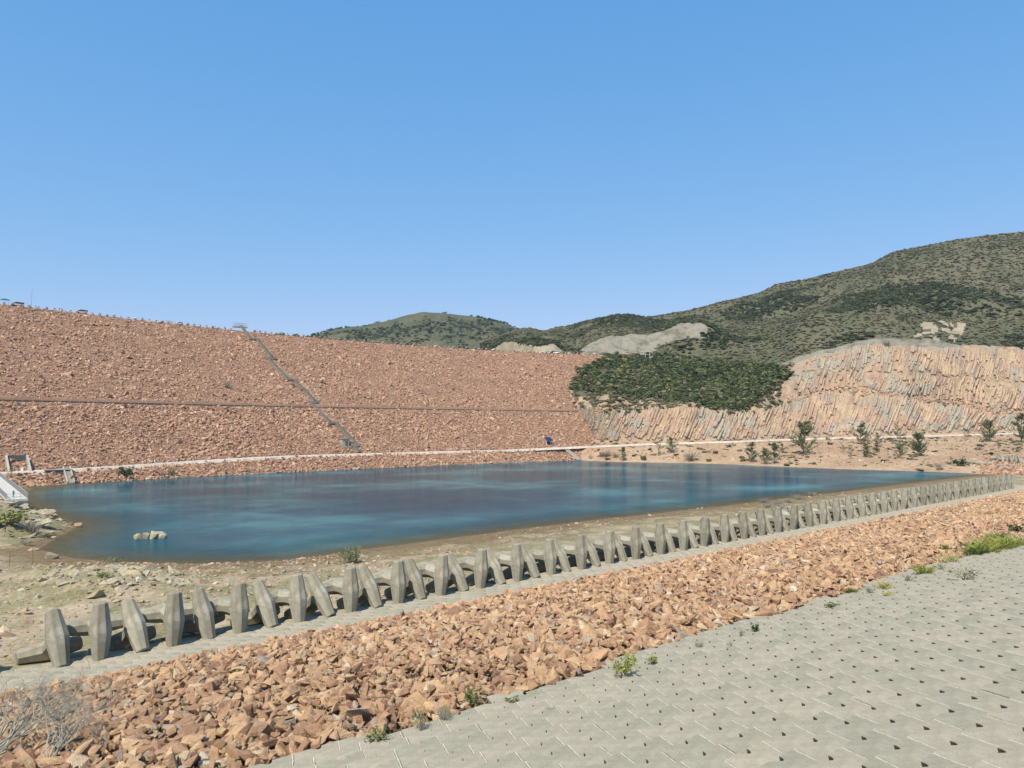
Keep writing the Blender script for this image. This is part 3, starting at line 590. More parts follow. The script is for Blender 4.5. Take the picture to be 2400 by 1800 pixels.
def block_mesh(name, Lx, Wy, notch=True, crown=0., seed=0):
    """one wedge block: x along the row, +y downslope (far edge), top at z = 0, drain notch in the far edge, pale mortar lip that paints in the sunlit side"""
    r = np.random.default_rng(seed); a, b_ = Lx / 2 - .012, Wy / 2 - .026; j = r.uniform(-.06, .06); lip = .034
    far = [(a - lip, b_)]
    if notch: far += [(.17 + j, b_), (.18 + j, b_ - .09), (.14 + j, b_ - .19), (.06 + j, b_ - .22), (-.03 + j, b_ - .17), (-.22 + j, b_ - .03), (-.3 + j, b_)]
    else: far += [(a * .5, b_ + .05), (a * .2, b_ + .01), (0, b_ - .06), (-a * .2, b_ + .01), (-a * .5, b_ + .05)]
    far += [(-a, b_)]
    ring = [(-a, -b_), (a - lip, -b_)] + far; c = .016
    V = []; F = []; n = len(ring); tilt = .085
    def ht(x, y): return tilt * (y / b_) + crown * math.cos(x / a * PI) * max(0, y / b_)
    for x, y in ring: V.append((x * (1 - c / a), y - c * np.sign(y) * .7, ht(x, y)))
    for x, y in ring: V.append((x, y, ht(x, y) - .02))
    for x, y in ring: V.append((x, y, -.42))
    F.append(tuple(range(n))); fm = [0]
    for k in range(2):
        for i in range(n): q = (i + 1) % n; F.append((k * n + i, (k + 1) * n + i, (k + 1) * n + q, k * n + q)); fm.append(0)
    m0 = len(V); V += [(a - lip, -b_ + .02, -tilt + .0), (a + .012, -b_ + .02, -tilt + .0), (a + .012, b_ - .02, tilt - .004), (a - lip, b_ - .02, tilt - .004), (a - lip, b_ - .02, -.4), (a + .012, b_ - .02, -.4)]
    F += [(m0, m0 + 1, m0 + 2, m0 + 3), (m0 + 3, m0 + 2, m0 + 5, m0 + 4)]; fm += [1, 1]
    for i_, f in enumerate(F):
        if fm[i_] == 0 and i_ > n and all(abs(V[q][1] + b_) < .03 for q in f): fm[i_] = 2      # upslope wall coloured near-black as the shade down in notch and joint
        if fm[i_] == 0 and notch and i_ > n and all(V[q][1] > b_ - .24 for q in f) and any(V[q][1] < b_ - .02 for q in f): fm[i_] = 2  # notch walls take the same painted-in shade
    sh = .42 if notch else 0.; V = [(x + sh * y, y, z) for x, y, z in V]
    return np_mesh(name, V, F, [M['paving'], M['litedge'], M['jointshade']], fm)
BL, BW = 1.68, 1.05
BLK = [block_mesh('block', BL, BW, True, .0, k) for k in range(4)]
cand = []
for r_ in range(-8, 20):
    v = 4.2 + r_ * BW
    if v > 24.9: continue
    off = (.5 if r_ % 4 in (1, 2) else 0) + .06 * math.sin(r_ * 1.7)
    for k in range(-25, 150): cand.append(((k + off) * BL + .42 * v, v))
cand = np.array(cand); CP = np.stack([cand[:, 0], cand[:, 1], apron_z(cand[:, 1])], 1)
keep = inview(CP, 1100) & (cand[:, 1] < 24.3 + .35 * np.sin(cand[:, 0] * .23) + .25 * np.sin(cand[:, 0] * .71)); CP = CP[keep]
depth = proj(CP)[2]; order = np.argsort(np.where(inview(CP, 20), depth, 999)); near = set(order[:300].tolist())
bigV, bigF, nb = [], [], 0; bd = [(np.array([v.co for v in me.vertices]), [list(p.vertices) for p in me.polygons], [p.material_index for p in me.polygons]) for me in BLK]; bigM = []
for i, p in enumerate(CP):
    sl = float(apron_z(p[1] - .4) - apron_z(p[1] + .4)) / .8
    eu = Euler((-math.atan(sl) + RNG.normal(.012, .012), RNG.normal(0, .007), RNG.normal(0, .006))); loc = Vector((p[0] + RNG.normal(0, .012), p[1], p[2] + RNG.normal(0, .012))); k = int(RNG.integers(4))
    if i in near:
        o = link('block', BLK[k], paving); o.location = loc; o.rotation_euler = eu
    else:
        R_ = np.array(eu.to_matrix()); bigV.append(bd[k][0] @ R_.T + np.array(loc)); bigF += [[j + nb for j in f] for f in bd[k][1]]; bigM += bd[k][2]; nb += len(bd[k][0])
o = link('far_blocks', np_mesh('far_blocks', np.concatenate(bigV), bigF, [M['paving'], M['litedge'], M['jointshade']], bigM), paving); o['kind'] = 'stuff'
# strip of blocks: wavy edges
SL, SW = 1.62, 1.02
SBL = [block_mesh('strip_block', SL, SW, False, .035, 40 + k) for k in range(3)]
cand = []
for r_ in range(8):
    for k in range(-4, 175):
        u = (k + (.5 if r_ % 2 else 0)) * SL; cand.append((u, float(row_v(u)) - 6.2 + r_ * SW))
cand = np.array(cand); q = cand[:, 1] - .025 * (cand[:, 0] - 10.5); CP = np.stack([cand[:, 0], cand[:, 1], apron_z(q) + .0], 1); CP = CP[inview(CP, 400)]
order = np.argsort(proj(CP)[2]); near = set(order[:300].tolist()); bigV, bigF, nb = [], [], 0
bd = [(np.array([v.co for v in me.vertices]), [list(p.vertices) for p in me.polygons], [p.material_index for p in me.polygons]) for me in SBL]; bigM = []
for i, p in enumerate(CP):
    eu = Euler((-.06 + RNG.normal(.0, .02), RNG.normal(0, .012), .025 + RNG.normal(0, .01))); loc = Vector((p[0], p[1], p[2] + RNG.normal(0, .02))); k = int(RNG.integers(3))
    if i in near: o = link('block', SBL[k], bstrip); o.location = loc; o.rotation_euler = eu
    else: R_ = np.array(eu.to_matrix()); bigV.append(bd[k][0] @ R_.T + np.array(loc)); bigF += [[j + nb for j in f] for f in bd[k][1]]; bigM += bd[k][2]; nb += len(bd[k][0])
if bigV: o = link('far_blocks', np_mesh('far_blocks', np.concatenate(bigV), bigF, [M['paving'], M['litedge'], M['jointshade']], bigM), bstrip); o['kind'] = 'stuff'

# rocks of the revetment
def revet_edge(u): return 24.2 + .35 * np.sin(u * .23) + .25 * np.sin(u * .71)
def rock_points(n, lift):
    u = RNG.uniform(-14, 268, n); f = RNG.uniform(0, 1, n); v0 = revet_edge(u) + .25; v1 = row_v(u) - 6.3 + .3 * np.sin(u * .4) + .2 * np.sin(u * 1.3); v = v0 + (v1 - v0) * f
    q = v - .025 * (u - 10.5) * f; z = apron_z(q) + lift * np.clip(np.minimum(v - v0, (v1 - v) * .6) / 1.6, .2, 1)
    return np.stack([u, v, z], 1)
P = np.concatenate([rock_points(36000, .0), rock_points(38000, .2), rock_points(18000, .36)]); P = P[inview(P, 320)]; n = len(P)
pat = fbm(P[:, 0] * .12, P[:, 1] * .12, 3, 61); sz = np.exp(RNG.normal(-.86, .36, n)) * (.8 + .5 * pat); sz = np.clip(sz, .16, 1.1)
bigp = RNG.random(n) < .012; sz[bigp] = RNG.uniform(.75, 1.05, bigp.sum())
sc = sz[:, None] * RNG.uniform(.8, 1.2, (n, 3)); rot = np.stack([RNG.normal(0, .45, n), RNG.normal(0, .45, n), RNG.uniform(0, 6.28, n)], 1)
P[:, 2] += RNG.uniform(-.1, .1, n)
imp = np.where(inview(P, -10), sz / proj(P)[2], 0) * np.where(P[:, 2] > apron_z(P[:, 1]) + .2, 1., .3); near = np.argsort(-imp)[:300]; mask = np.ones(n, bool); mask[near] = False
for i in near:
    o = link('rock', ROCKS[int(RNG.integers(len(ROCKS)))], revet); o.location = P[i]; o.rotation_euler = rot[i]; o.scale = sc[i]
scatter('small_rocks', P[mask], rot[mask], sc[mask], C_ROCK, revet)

# dolosse: two crossed flukes joined by a shank
def oct_prism(rings, axis, twist=PI / 8):
    """rings = (position along axis, half width, half depth)"""
    V = []; n = 8
    for p, a, b_ in rings:
        for k in range(n):
            an = 2 * PI * k / n + twist; x, y = a * math.cos(an) / math.cos(PI / 8), b_ * math.sin(an) / math.cos(PI / 8)
            V.append({'z': (x, y, p), 'x': (p, x, y), 'y': (x, p, y)}[axis])
    F = [(i * n + k, i * n + (k + 1) % n, (i + 1) * n + (k + 1) % n, (i + 1) * n + k) for i in range(len(rings) - 1) for k in range(n)]
    F += [tuple(range(n - 1, -1, -1)), tuple((len(rings) - 1) * n + k for k in range(n))]
    if axis == 'y': F = [tuple(reversed(f)) for f in F]
    return V, F
FL = [(-2.08, .39, .39), (-2.0, .46, .46), (-.22, .7, .7), (0, .72, .72), (.22, .7, .7), (2.0, .46, .46), (2.08, .39, .39)]
mV = MB().add(*oct_prism(FL, 'z')).mesh('fluke', [M['dolos']]); mH = MB().add(*oct_prism(FL, 'x')).mesh('fluke', [M['dolos']])
mS = MB().add(*oct_prism([(0, .72, .72), (.75, .6, .6), (1.35, .55, .55), (1.95, .6, .6), (2.7, .72, .72)], 'y')).mesh('shank', [M['dolos']])
mMark = MB().box((0, 0, 0), (.05, .02, .09)).mesh('cast_mark', [M['lightconc']])
def dolos(loc, lean, rz=0., mark=False, jit=0.):
    e = empty('dolos', loc); e.rotation_euler = Euler((-lean, jit, rz)); e['group'] = 'dolosse'
    link('fluke', mV, e); o = link('fluke', mH, e); o.location = (0, 2.7, 0); link('shank', mS, e)
    for k in range(4 if mark else 0): o = link('cast_mark', mMark, e); o.location = (.12, -.7, .42 - k * .2)
    return e
TILT = math.radians(30); us = [5.4] + [10.5 + 2.55 * k for k in range(89)]; cnt = 0
for k, u in enumerate(us):
    up = (k >= 2 and k % 2 == 0); v = float(row_v(u)); j = RNG.normal(0, .02)
    if up: e = dolos((u, v + .1, 2.2 + 2.0), RNG.normal(.01, .04), .025 + RNG.normal(0, .09), k in (6, 10, 22), j)
    else: e = dolos((u, v + 1.05, 2.2 + 2.02 * math.cos(TILT)), TILT + RNG.normal(0, .06), .025 + RNG.normal(0, .09), k in (1, 5, 17, 23), j - (.13 if k > 1 else 0))
    if k == 0: tag(e, 'grey dolos cut by the left edge of the picture, only its lying rear fluke showing', 'dolos', 'dolosse in the row along the beach')
    else: cnt += 1; tag(e, ('upright' if up else 'back-leaning') + ' grey concrete dolos, %s from the left in the long row' % ordinal(cnt), 'dolos', 'dolosse in the row along the beach')
# farther dolosse beyond the right end of the pond
spots = [(2340, 1084, 0), (2350, 1086, 1), (2361, 1087, 0), (2371, 1088, 1), (2382, 1088, 0), (2392, 1089, 1), (2255, 1086, 2), (2276, 1088, 2), (2298, 1090, 2), (2320, 1092, 2), (2345, 1096, 2), (2372, 1097, 2)]
for k, (x, y, ty) in enumerate(spots):
    p = on_hill(x, y)
    if p is None: continue
    if ty == 2: e = dolos((p[0], p[1], p[2] + .9), 1.45 + RNG.normal(0, .1), RNG.normal(1., .4)); lb = 'toppled'
    else: e = dolos((p[0], p[1], p[2] + 1.9), TILT if ty else .03, -.75 + RNG.normal(0, .06)); lb = 'leaning' if ty else 'upright'
    tag(e, '%s grey dolos by the far right shore, %s from the left there' % (lb, ordinal([2255, 2276, 2298, 2320, 2340, 2345, 2350, 2361, 2371, 2372, 2382, 2392].index(x) + 1)), 'dolos', 'dolosse beyond the end of the pond')

# ------------------------------------------------------------------ stair down the dam face
stair = empty('stairway', tuple(dam_pt(700, 900))); tag(stair, 'long zigzag concrete stairway with rails down the dam face', 'stairway')
M['stairconc'] = conc('stair_concrete', (.27, .25, .195), (.3, .28, .225), .5, .2)
flights = [((564, 765), (588, 796)), ((602, 797), (638, 839)), ((631, 844), (676, 891)), ((691, 893), (738, 942)), ((729, 946), (774, 993)), ((787, 993), (836, 1044)), ((829, 1047), (843, 1062))]
def wmesh(mb, name, mats, parent):
    o = mb.build(name, mats); return world_child(o, parent)
for (a, b_) in flights:
    A = dam_pt(*a); B = dam_pt(*b_); d = B - A; Ln = np.linalg.norm(d); hd = np.array([d[0], d[1], 0]); hd /= np.linalg.norm(hd); sd_ = np.array([-hd[1], hd[0], 0])
    STAIRS.append((A, B)); mb = MB(); n = max(4, int(Ln / .9))
    for k in range(n):
        p = A + d * ((k + .5) / n); mb.box(p + [0, 0, .55], (1, 1, 1), 0, np.column_stack([sd_ * 1.5, hd * Ln / n * 1.25, np.array([0, 0, .35])]))
    wmesh(mb, 'flight', M['stairconc'], stair)
    for s_ in (-1, 1):
        mb = MB(); off = sd_ * s_ * .9 + np.array([0, 0, .7]); mb.box((A + B) / 2 + off - [0, 0, .15], (1, 1, 1), 0, np.column_stack([sd_ * .16, d, np.array([0, 0, .4])]))
        wmesh(mb, 'side_wall', M['stairconc'], stair)
        mb = MB(); off = sd_ * s_ * .9 + np.array([0, 0, 1.7]); mb.tube([A + off, B + off], .045, 5)
        for k in range(n // 2 + 1): p = A + d * k / (n // 2) + off; mb.tube([p, p - [0, 0, 1.0]], .05, 4)
        o = wmesh(mb, 'handrail', M['rail'], stair)
for (a, b_) in (((588, 796), (602, 797)), ((638, 839), (631, 844)), ((676, 891), (691, 893)), ((738, 942), (729, 946)), ((774, 993), (787, 993)), ((836, 1044), (829, 1047))):
    A = dam_pt(*a); B = dam_pt(*b_); mb = MB(); lo = np.minimum(A, B); hi = np.maximum(A, B)
    mb.box((A + B) / 2 + [0, 0, .45], (abs(A[0] - B[0]) + 2.6, 2.6, .9)); wmesh(mb, 'landing', M['stairconc'], stair)
# rail cage at the head of the stair
A = dam_pt(564, 766); mb = MB()
for dx in np.linspace(-3.6, 3.6, 7):
    for dy in (0, 2.4): mb.tube([A + [dx, dy, 0], A + [dx, dy, 2.2]], .07, 5)
for zz in (1.2, 2.2):
    for dy in (0, 2.4): mb.tube([A + [-3.6, dy, zz], A + [3.6, dy, zz]], .07, 5)
wmesh(mb, 'top_railing', M['rail'], stair)
mb = MB(); mb.box(A + [0, 1.2, -.1], (8, 3.2, .5)); wmesh(mb, 'top_platform', M['stairconc'], stair)
# loose rock of the dam, kept off the stair lanes
keepm = np.ones(len(DAMPTS), bool)
for A, B in STAIRS:
    d = (B - A)[:2]; Ld = d @ d; q = DAMPTS[:, :2] - A[:2]; tt = np.clip(q @ d / Ld, -.03, 1.03); keepm &= np.hypot(*(q - tt[:, None] * d).T) > 1.75
P = DAMPTS[keepm]; n = len(P); sc = np.exp(RNG.normal(-.12, .38, (n, 1))) * RNG.uniform(.8, 1.2, (n, 3)); sc[:, 2] *= .9
sc *= .78 + .55 * fbm(P[:, 0] * .05, (P[:, 1] + P[:, 2]) * .05, 3, 77)[:, None]
rot = np.stack([RNG.normal(.5, .45, n), RNG.normal(0, .45, n), RNG.uniform(0, 6.28, n)], 1)
o = scatter('loose_rock', P - np.array(dam.location), rot, sc, C_DAM, dam)
# berm railing
br = empty('berm_railing', (100, float(dam_v(BERM_Z, 100.)), BERM_Z)); tag(br, 'thin post and rail fence along the narrow path halfway up the dam', 'railing')
pm = MB().tube([(0, 0, 0), (0, 0, 1.15)], .07, 5).mesh('post', [M['rail']]); Ub = np.arange(30, 352, 3.3)
for u in Ub:
    o = link('post', pm); o.location = (u, float(dam_v(BERM_Z, u)) + .3, BERM_Z); world_child(o, br)
mb = MB()
for a, b_ in zip(Ub[:-1], Ub[1:]): mb.tube([(a, float(dam_v(BERM_Z, a)) + .3, BERM_Z + 1.1), (b_, float(dam_v(BERM_Z, b_)) + .3, BERM_Z + 1.1)], .04, 4, cap=False)
wmesh(mb, 'rail', M['rail'], br)

# ------------------------------------------------------------------ quarry columns
m, t, b = newmat('column_rock', .92, .12); v = mapped(t); geo = t.nodes.new('ShaderNodeNewGeometry')
mpn = t.nodes.new('ShaderNodeMapping'); t.links.new(geo.outputs['Position'], mpn.inputs[0]); pv_ = mpn.outputs[0]
nz1 = noise(t, pv_, .028, 4, .6); nz2 = noise(t, pv_, .5, 5, .65); oi = t.nodes.new('ShaderNodeObjectInfo')
c = ramp(t, nz1, [(.3, (.37, .265, .185)), (.4, (.41, .32, .215)), (.47, (.36, .25, .18)), (.53, (.30, .285, .23)), (.6, (.39, .31, .215)), (.67, (.37, .24, .17)), (.76, (.33, .29, .22))])
c = mixc(t, .75, c, ramp(t, oi.outputs['Random'], [(0, (.68, .66, .64)), (.5, (1, 1, 1)), (1, (1.22, 1.18, 1.1))]), 'MULTIPLY')
c = mixc(t, .7, c, ramp(t, nz2, [(.3, (.62, .6, .58)), (.6, (1.08, 1.07, 1.04))]), 'MULTIPLY'); t.links.new(c, b.inputs['Base Color']); bump(t, b, nz2, .8, .4); M['columnrock'] = m
cliff = empty('quarry_face', tuple(row_point(1800, 4, .5))); tag(cliff, 'terraced quarry face of leaning hexagonal rock columns above the road', 'cliff', kind='structure')
OUTW = np.array([-FW[0], -FW[1], .25]); OUTW /= np.linalg.norm(OUTW)
def column(x, k, f0, f1, lean, off, rad, rng):
    P = []; n = 7
    for f in np.linspace(f0, f1, n):
        xx = x + lean * (f - .5) + 7 * math.sin((f - .3) * 4.2) * float(vnoise(np.array([x * .02]), np.array([k * 3.]), 5)[0] - .4)
        P.append(row_point(xx, k, min(max(f, 0), 1)) + OUTW * off + np.array([0, 0, (f - 1) * 2 if f > 1 else 0]))
    r = rad * rng.uniform(.8, 1.15)
    return P, [r * rng.uniform(.92, 1.08) for _ in P]
TI = [(4, 1244, 2236, 6.4, 26), (6, 1722, 2236, 8.4, 14), (7, 1738, 2236, 9.5, 12)]
for k, xa, xb, dx, lean in TI:
    x = xa
    while x < xb:
        P, R_ = column(x + random.uniform(-1, 1), k, random.uniform(-.0, .12) if random.random() < .7 else random.uniform(.1, .25), (random.uniform(.62, .98) if random.random() < .6 else random.uniform(.25, .62)) * (1 if k == 4 else .8 if k == 6 else .7) * (.45 if k == 4 and 1635 < x < 1755 else 1), lean * random.uniform(.6, 1.25), random.uniform(-1.0, .55), 1.15, random)
        mb = MB().tube(P, R_, 6); o = mb.build('rock_column', M['columnrock']); world_child(o, cliff); x += dx * random.uniform(.85, 1.15)
mb = MB()
for k, xa, xb, dx, lean in TI:
    for _ in range(int((xb - xa) / 1.3)):
        x = random.uniform(xa, xb); f0 = random.uniform(0, .8); P, R_ = column(x, k, f0, min(1, f0 + random.uniform(.12, .5)), lean, random.uniform(-.5, .9), random.uniform(.5, 1.1), random); mb.tube(P, R_, 6)
for _ in range(90):
    x = random.uniform(1700, 2236); f0 = random.uniform(0, .7); P, R_ = column(x, 5, f0, f0 + .3, 12, random.uniform(0, .8), random.uniform(.7, 1.2), random); mb.tube(P, R_, 6)
o = wmesh(mb, 'broken_columns', M['columnrock'], cliff); o['kind'] = 'stuff'

# ------------------------------------------------------------------ scrub, thicket, stones on the hillside
G = grid_faces(nr, nc); QV = Q.reshape(-1, 3); A_, B2, C2 = QV[G[:, 0]], QV[G[:, 1]], QV[G[:, 3]]
area = np.linalg.norm(np.cross(B2 - A_, C2 - A_), axis=1); fk = np.repeat([rid[i][0] for i in range(nr - 1)], nc - 1); ff_ = np.repeat([rid[i][1] for i in range(nr - 1)], nc - 1); fx = np.tile(xm, nr - 1); fz = zone.ravel()
def sample(wt, n):
    p = wt * area; p = p / p.sum(); i = RNG.choice(len(p), n, p=p); a, b_ = RNG.random((2, n, 1))
    return A_[i] + (B2[i] - A_[i]) * a + (C2[i] - A_[i]) * b_, i
def put(name, P, size, col, label, cat, sink=.25, zs=(.7, 1.1)):
    n = len(P); s_ = size[:, None] * RNG.uniform(.8, 1.2, (n, 3)); s_[:, 2] *= RNG.uniform(*zs, n); P = P.copy(); P[:, 2] -= size * .08
    o = scatter(name, P, np.stack([RNG.normal(0, .12, n), RNG.normal(0, .12, n), RNG.uniform(0, 6.28, n)], 1), s_, col); tag(o, label, cat, kind='stuff'); return o
vis = inview(A_, 80)
kk_ = (fk - 5) + ff_                              # 0 at the top of the columns, 2 at the top of the knoll
wob_ = (fbm(fx * .03, kk_ * 3, 3, 91) - .5)
lo_ = np.interp(fx, [1218, 1240, 1300, 1400, 1500, 1560, 1620, 1660, 1715], [1.35, 1.1, .9, .7, .45, .15, .15, .95, 1.9]) + wob_ * 1.1; hi_ = np.interp(fx, [1218, 1235, 1260, 1300, 1330, 1600, 1700, 1720], [1.3, 1.75, 1.95, 2.3, 2.6, 2.5, 2.15, 1.6]) + wob_ * .5
kn = (kk_ > lo_) & (kk_ < hi_) & (fx > 1224) & (fx < 1716) & (fk <= 7)
P, i = sample(np.where(kn & vis, 1., 0.), 5600); put('thicket', P, RNG.uniform(2.4, 6.0, len(P)) * (.55 + .9 * fbm(P[:, 0] * .06, P[:, 1] * .06, 3, 9)), C_THICK, 'dense dark green thicket on the knoll beside the dam', 'thicket')
ed = ((kk_ > -.05) & (kk_ < lo_ + .15) & (fx < 1690) & (fk <= 6)) | ((fk == 4) & (ff_ > .9) & (fx < 1690)) | ((fk == 7) & (fx > 1500) & (fx < 1720))
P, i = sample(np.where(ed & vis, 1., 0.), 800); put('fringe_scrub', P, RNG.uniform(1.5, 4.2, len(P)), C_HILL, 'brown scrub fringing the knoll above the rock columns', 'scrub')
hl = ((fk >= 9) & (fk <= 10) & (fz == 2)) | ((fk == 8) & (fz == 2))
P, i = sample(np.where(kn & vis, sstep(.5, .66, fbm(fx * .04, kk_ * 5, 3, 14)), 0.), 420); put('knoll_scrub', P + [0, 0, .9], RNG.uniform(2.5, 5., len(P)), C_HILL, 'olive brown scrub mixed into the thicket on the knoll', 'scrub')
P, i = sample(np.where(hl & vis, 1., 0.), 20000); nn = fbm(P[:, 0] * .018, P[:, 1] * .018, 4, 41)
pt_ = proj(P); P1 = P; put('hill_scrub', P1, RNG.uniform(1.3, 3.6, len(P1)), C_HILL, 'low brown and olive scrub covering the hillside', 'scrub', zs=(.35, .65))
P, i = sample(np.where(hl & vis, 1., 0.), 22000); nn = fbm(P[:, 0] * .012, P[:, 1] * .012 + P[:, 2] * .004, 4, 43); gul = nn + .10 * (fk[i] == 8) + .07 * sstep(.35, 0, ff_[i]) * (fk[i] == 9)
P2 = P[gul + RNG.normal(0, .03, len(P)) > .55]; put('hill_shrubs', P2, RNG.uniform(2.2, 5.6, len(P2)), C_HGREEN, 'dark green shrubs in patches over the hillside', 'shrubs', zs=(.45, .8))
FV = FAR.reshape(-1, 3); ii = RNG.integers(0, len(FV), 5000); P = FV[ii] + RNG.normal(0, 4, (5000, 3)) * [1, 1, 0]; nn = fbm(P[:, 0] * .01, P[:, 1] * .01, 4, 46)
P = P[nn > .48]; put('far_hill_shrubs', P, RNG.uniform(3., 7.5, len(P)), C_HGREEN, 'dark shrubs dotted over the distant rounded hill', 'shrubs', zs=(.5, .8))
st = ((fk == 1) & (ff_ > .05)) | (fk == 3)
P, i = sample(np.where(st & vis & (fx > 1225), 1., 0.), 5200); n = len(P); o = scatter('scree_stones', P, RNG.uniform(0, 6.28, (n, 3)), np.exp(RNG.normal(-.35, .45, (n, 1))) * RNG.uniform(.7, 1.2, (n, 3)), C_BEACH); tag(o, 'loose tan stones strewn below the quarry road', 'stones', kind='stuff')
rp = (fk == 1) & (fx > 2120) & (ff_ < .28); P, i = sample(np.where(rp & vis, 1., 0.), 1500); n = len(P); o = scatter('shore_rubble', P + [0, 0, .3], RNG.uniform(0, 6.28, (n, 3)), RNG.uniform(.7, 1.9, (n, 1)) * np.ones((1, 3)), C_DAM); tag(o, 'pale pink rubble at the far right shore of the pond', 'rubble', kind='stuff')
P, i = sample(np.where((fk == 5) & (fx > 1690) & vis, 1., 0.), 900); n = len(P); o = scatter('bench_rubble', P, RNG.uniform(0, 6.28, (n, 3)), np.exp(RNG.normal(.2, .4, (n, 1))) * np.ones((1, 3)), C_DAM); tag(o, 'broken rock lying on the quarry terrace', 'rubble', kind='stuff')
P, i = sample(np.where(((fk == 1) | (fk == 3)) & vis & (fx > 1240), (.25 + 1.5 * sstep(.5, .62, fbm(fx * .02, ff_ * 3, 3, 8))) * np.where(fk == 1, .4 + ff_, .8), 0.), 520); put('bank_scrub', P, RNG.uniform(.9, 3.4, len(P)), C_HILL, 'low olive scrub and dry grass dotted over the far bank', 'scrub', zs=(.35, .8))
P, i = sample(np.where((fk == 5) & vis & (fx > 1700) | (fk == 4) & vis & (ff_ > .9), 1., 0.), 160); put('ledge_scrub', P, RNG.uniform(.8, 2.6, len(P)), C_HILL, 'small olive plants on the quarry ledges', 'scrub')
# beach stones
n = 9000; u = RNG.uniform(-5, 240, n) ** 1.0; u = np.where(RNG.random(n) < .6, RNG.uniform(0, 70, n), u); v = RNG.uniform(64, 120, n); z = beach_z(u, v); k = (z > -.05) & (fbm(u * .09, v * .09, 3, 71) + .25 * np.exp(-((v - 66) / 6) ** 2) + .35 * np.exp(-(((u - 22) / 14) ** 2)) > .5); P = np.stack([u, v, z], 1)[k]; P = P[inview(P, 30)]; n = len(P)
o = scatter('beach_stones', P, RNG.normal(0, .35, (n, 3)) + np.stack([np.zeros(n), np.zeros(n), RNG.uniform(0, 6, n)], 1), np.exp(RNG.normal(-1.15, .5, (n, 1))) * RNG.uniform(.8, 1.2, (n, 3)), C_BEACH); tag(o, 'pale stones scattered over the beach behind the dolosse', 'stones', kind='stuff')
n = 900; u = RNG.uniform(4, 34, n); v = RNG.uniform(145, 215, n); z = beach_z(u, v); P = np.stack([u, v, z], 1)[z > .1]; n = len(P)
o = scatter('point_stones', P, RNG.normal(0, .3, (n, 3)), np.exp(RNG.normal(-.3, .5, (n, 1))) * np.array([[1.4, 1, .8]]), proto_collection('slab_shapes', [rock_mesh('slab', 600 + k, M['paleslab'], 12, (1.3, .9, .4)) for k in range(5)])); tag(o, 'pale broken rock along the low point at the left shore', 'rocks', kind='stuff')

# ------------------------------------------------------------------ trees on the quarry shore
def casuarina(seed, dens=1., spread=.28, sparse=False):
    """unit-height feathery tree: trunk mesh and crown mesh"""
    r = random.Random(seed); q = np.random.default_rng(seed); mb = MB(); bend = [r.uniform(-.05, .05) for _ in range(2)]
    tp = [np.array([bend[0] * f * f, bend[1] * f * f, f * .96]) for f in np.linspace(0, 1, 6)]; mb.tube(tp, [.018, .015, .012, .009, .006, .003], 5); V = []; F = []
    nb = int((26 if not sparse else 15) * dens)
    for k in range(nb):
        f = r.uniform(.03, .95); a = r.uniform(0, 2 * PI); ln = spread * (1 - f * .8) * r.uniform(.6, 1.15); base = tp[0] + (np.array([bend[0] * f * f, bend[1] * f * f, f * .96]) - tp[0]); el = r.uniform(.35, .95)
        dr = np.array([math.cos(a) * math.cos(el), math.sin(a) * math.cos(el), math.sin(el)]); tip = base + dr * ln; mb.tube([base, base + dr * ln * .5 + [0, 0, -.01], tip], [.006, .004, .002], 4)
        for j in range(int((30 if not sparse else 16) * dens)):
            g = r.uniform(.2, 1.08); p = base + dr * ln * g; d2 = dr * .7 + q.normal(0, .5, 3); d2[2] = d2[2] * .7 + .15; d2 /= np.linalg.norm(d2); l2 = r.uniform(.05, .12); s_ = np.cross(d2, q.normal(size=3)); s_ /= np.linalg.norm(s_); ww = .0085
            b_ = len(V); V += [p - s_ * ww * .5, p + s_ * ww * .5, p + d2 * l2 * .6 + s_ * ww, p + d2 * l2, p + d2 * l2 * .6 - s_ * ww]; F.append([b_, b_ + 1, b_ + 2, b_ + 3, b_ + 4])
    return mb.mesh('trunk', [M['bark']]), np_mesh('crown', V, F, [M['casuarina']])
TV = [casuarina(1, 1.3, .5), casuarina(2, 1.7, .66), casuarina(3, 1.2, .52, True), casuarina(4, 2.0, .52), casuarina(5, 1.3, .36)]
def ground_at(xs, ys):
    p = on_hill(xs, ys); return p
TREES = [(1461, 1080, 33, 4, 'narrow dark green young tree standing at the water edge below the road'), (1544, 1067, 42, 2, 'thin sparse tree below the road, left of its bushier neighbour'), (1575, 1061, 39, 0, 'bushy young tree touching the road, right of a sparse one'),
    (1760, 1083, 50, 0, 'open bushy young tree near the water, left of a close pair of trees'), (1794, 1088, 38, 1, 'shorter bushier tree of the close pair at the shore'), (1814, 1087, 50, 4, 'taller slender tree of the close pair at the shore'), (1833, 1059, 20, 4, 'small slim tree by the road above the close pair'),
    (1883, 1065, 76, 1, 'largest spreading dark tree below the quarry, layered branches'), (1974, 1060, 25, 2, 'faint sparse sapling below the road between two larger trees'), (1996, 1076, 33, 2, 'lone windswept sapling with dark shadow on the bare beach'), (2017, 1041, 53, 0, 'pointed green tree at the road in front of pink columns'),
    (2030, 1071, 25, 3, 'low rounded tree right of the windswept sapling'), (2055, 1061, 20, 3, 'low squat tree just above the low rounded one'), (2059, 1041, 30, 0, 'short green tree at the road, right of the pointed tree'), (2103, 1036, 48, 2, 'tall bare-topped tree at the road before grey columns'),
    (2111, 1074, 34, 1, 'wide loose tree on the beach left of the dense column tree'), (2153, 1069, 54, 3, 'dense upright tree like a column standing on the beach'), (2268, 1033, 30, 2, 'thin low tree at the road left of a broad one'), (2320, 1035, 50, 1, 'broad spreading tree on the road edge near the right'), (2339, 1051, 18, 2, 'tiny sapling on bare ground below the broad road tree'), (2394, 1036, 70, 0, 'tall tree cut by the right edge of the picture')]
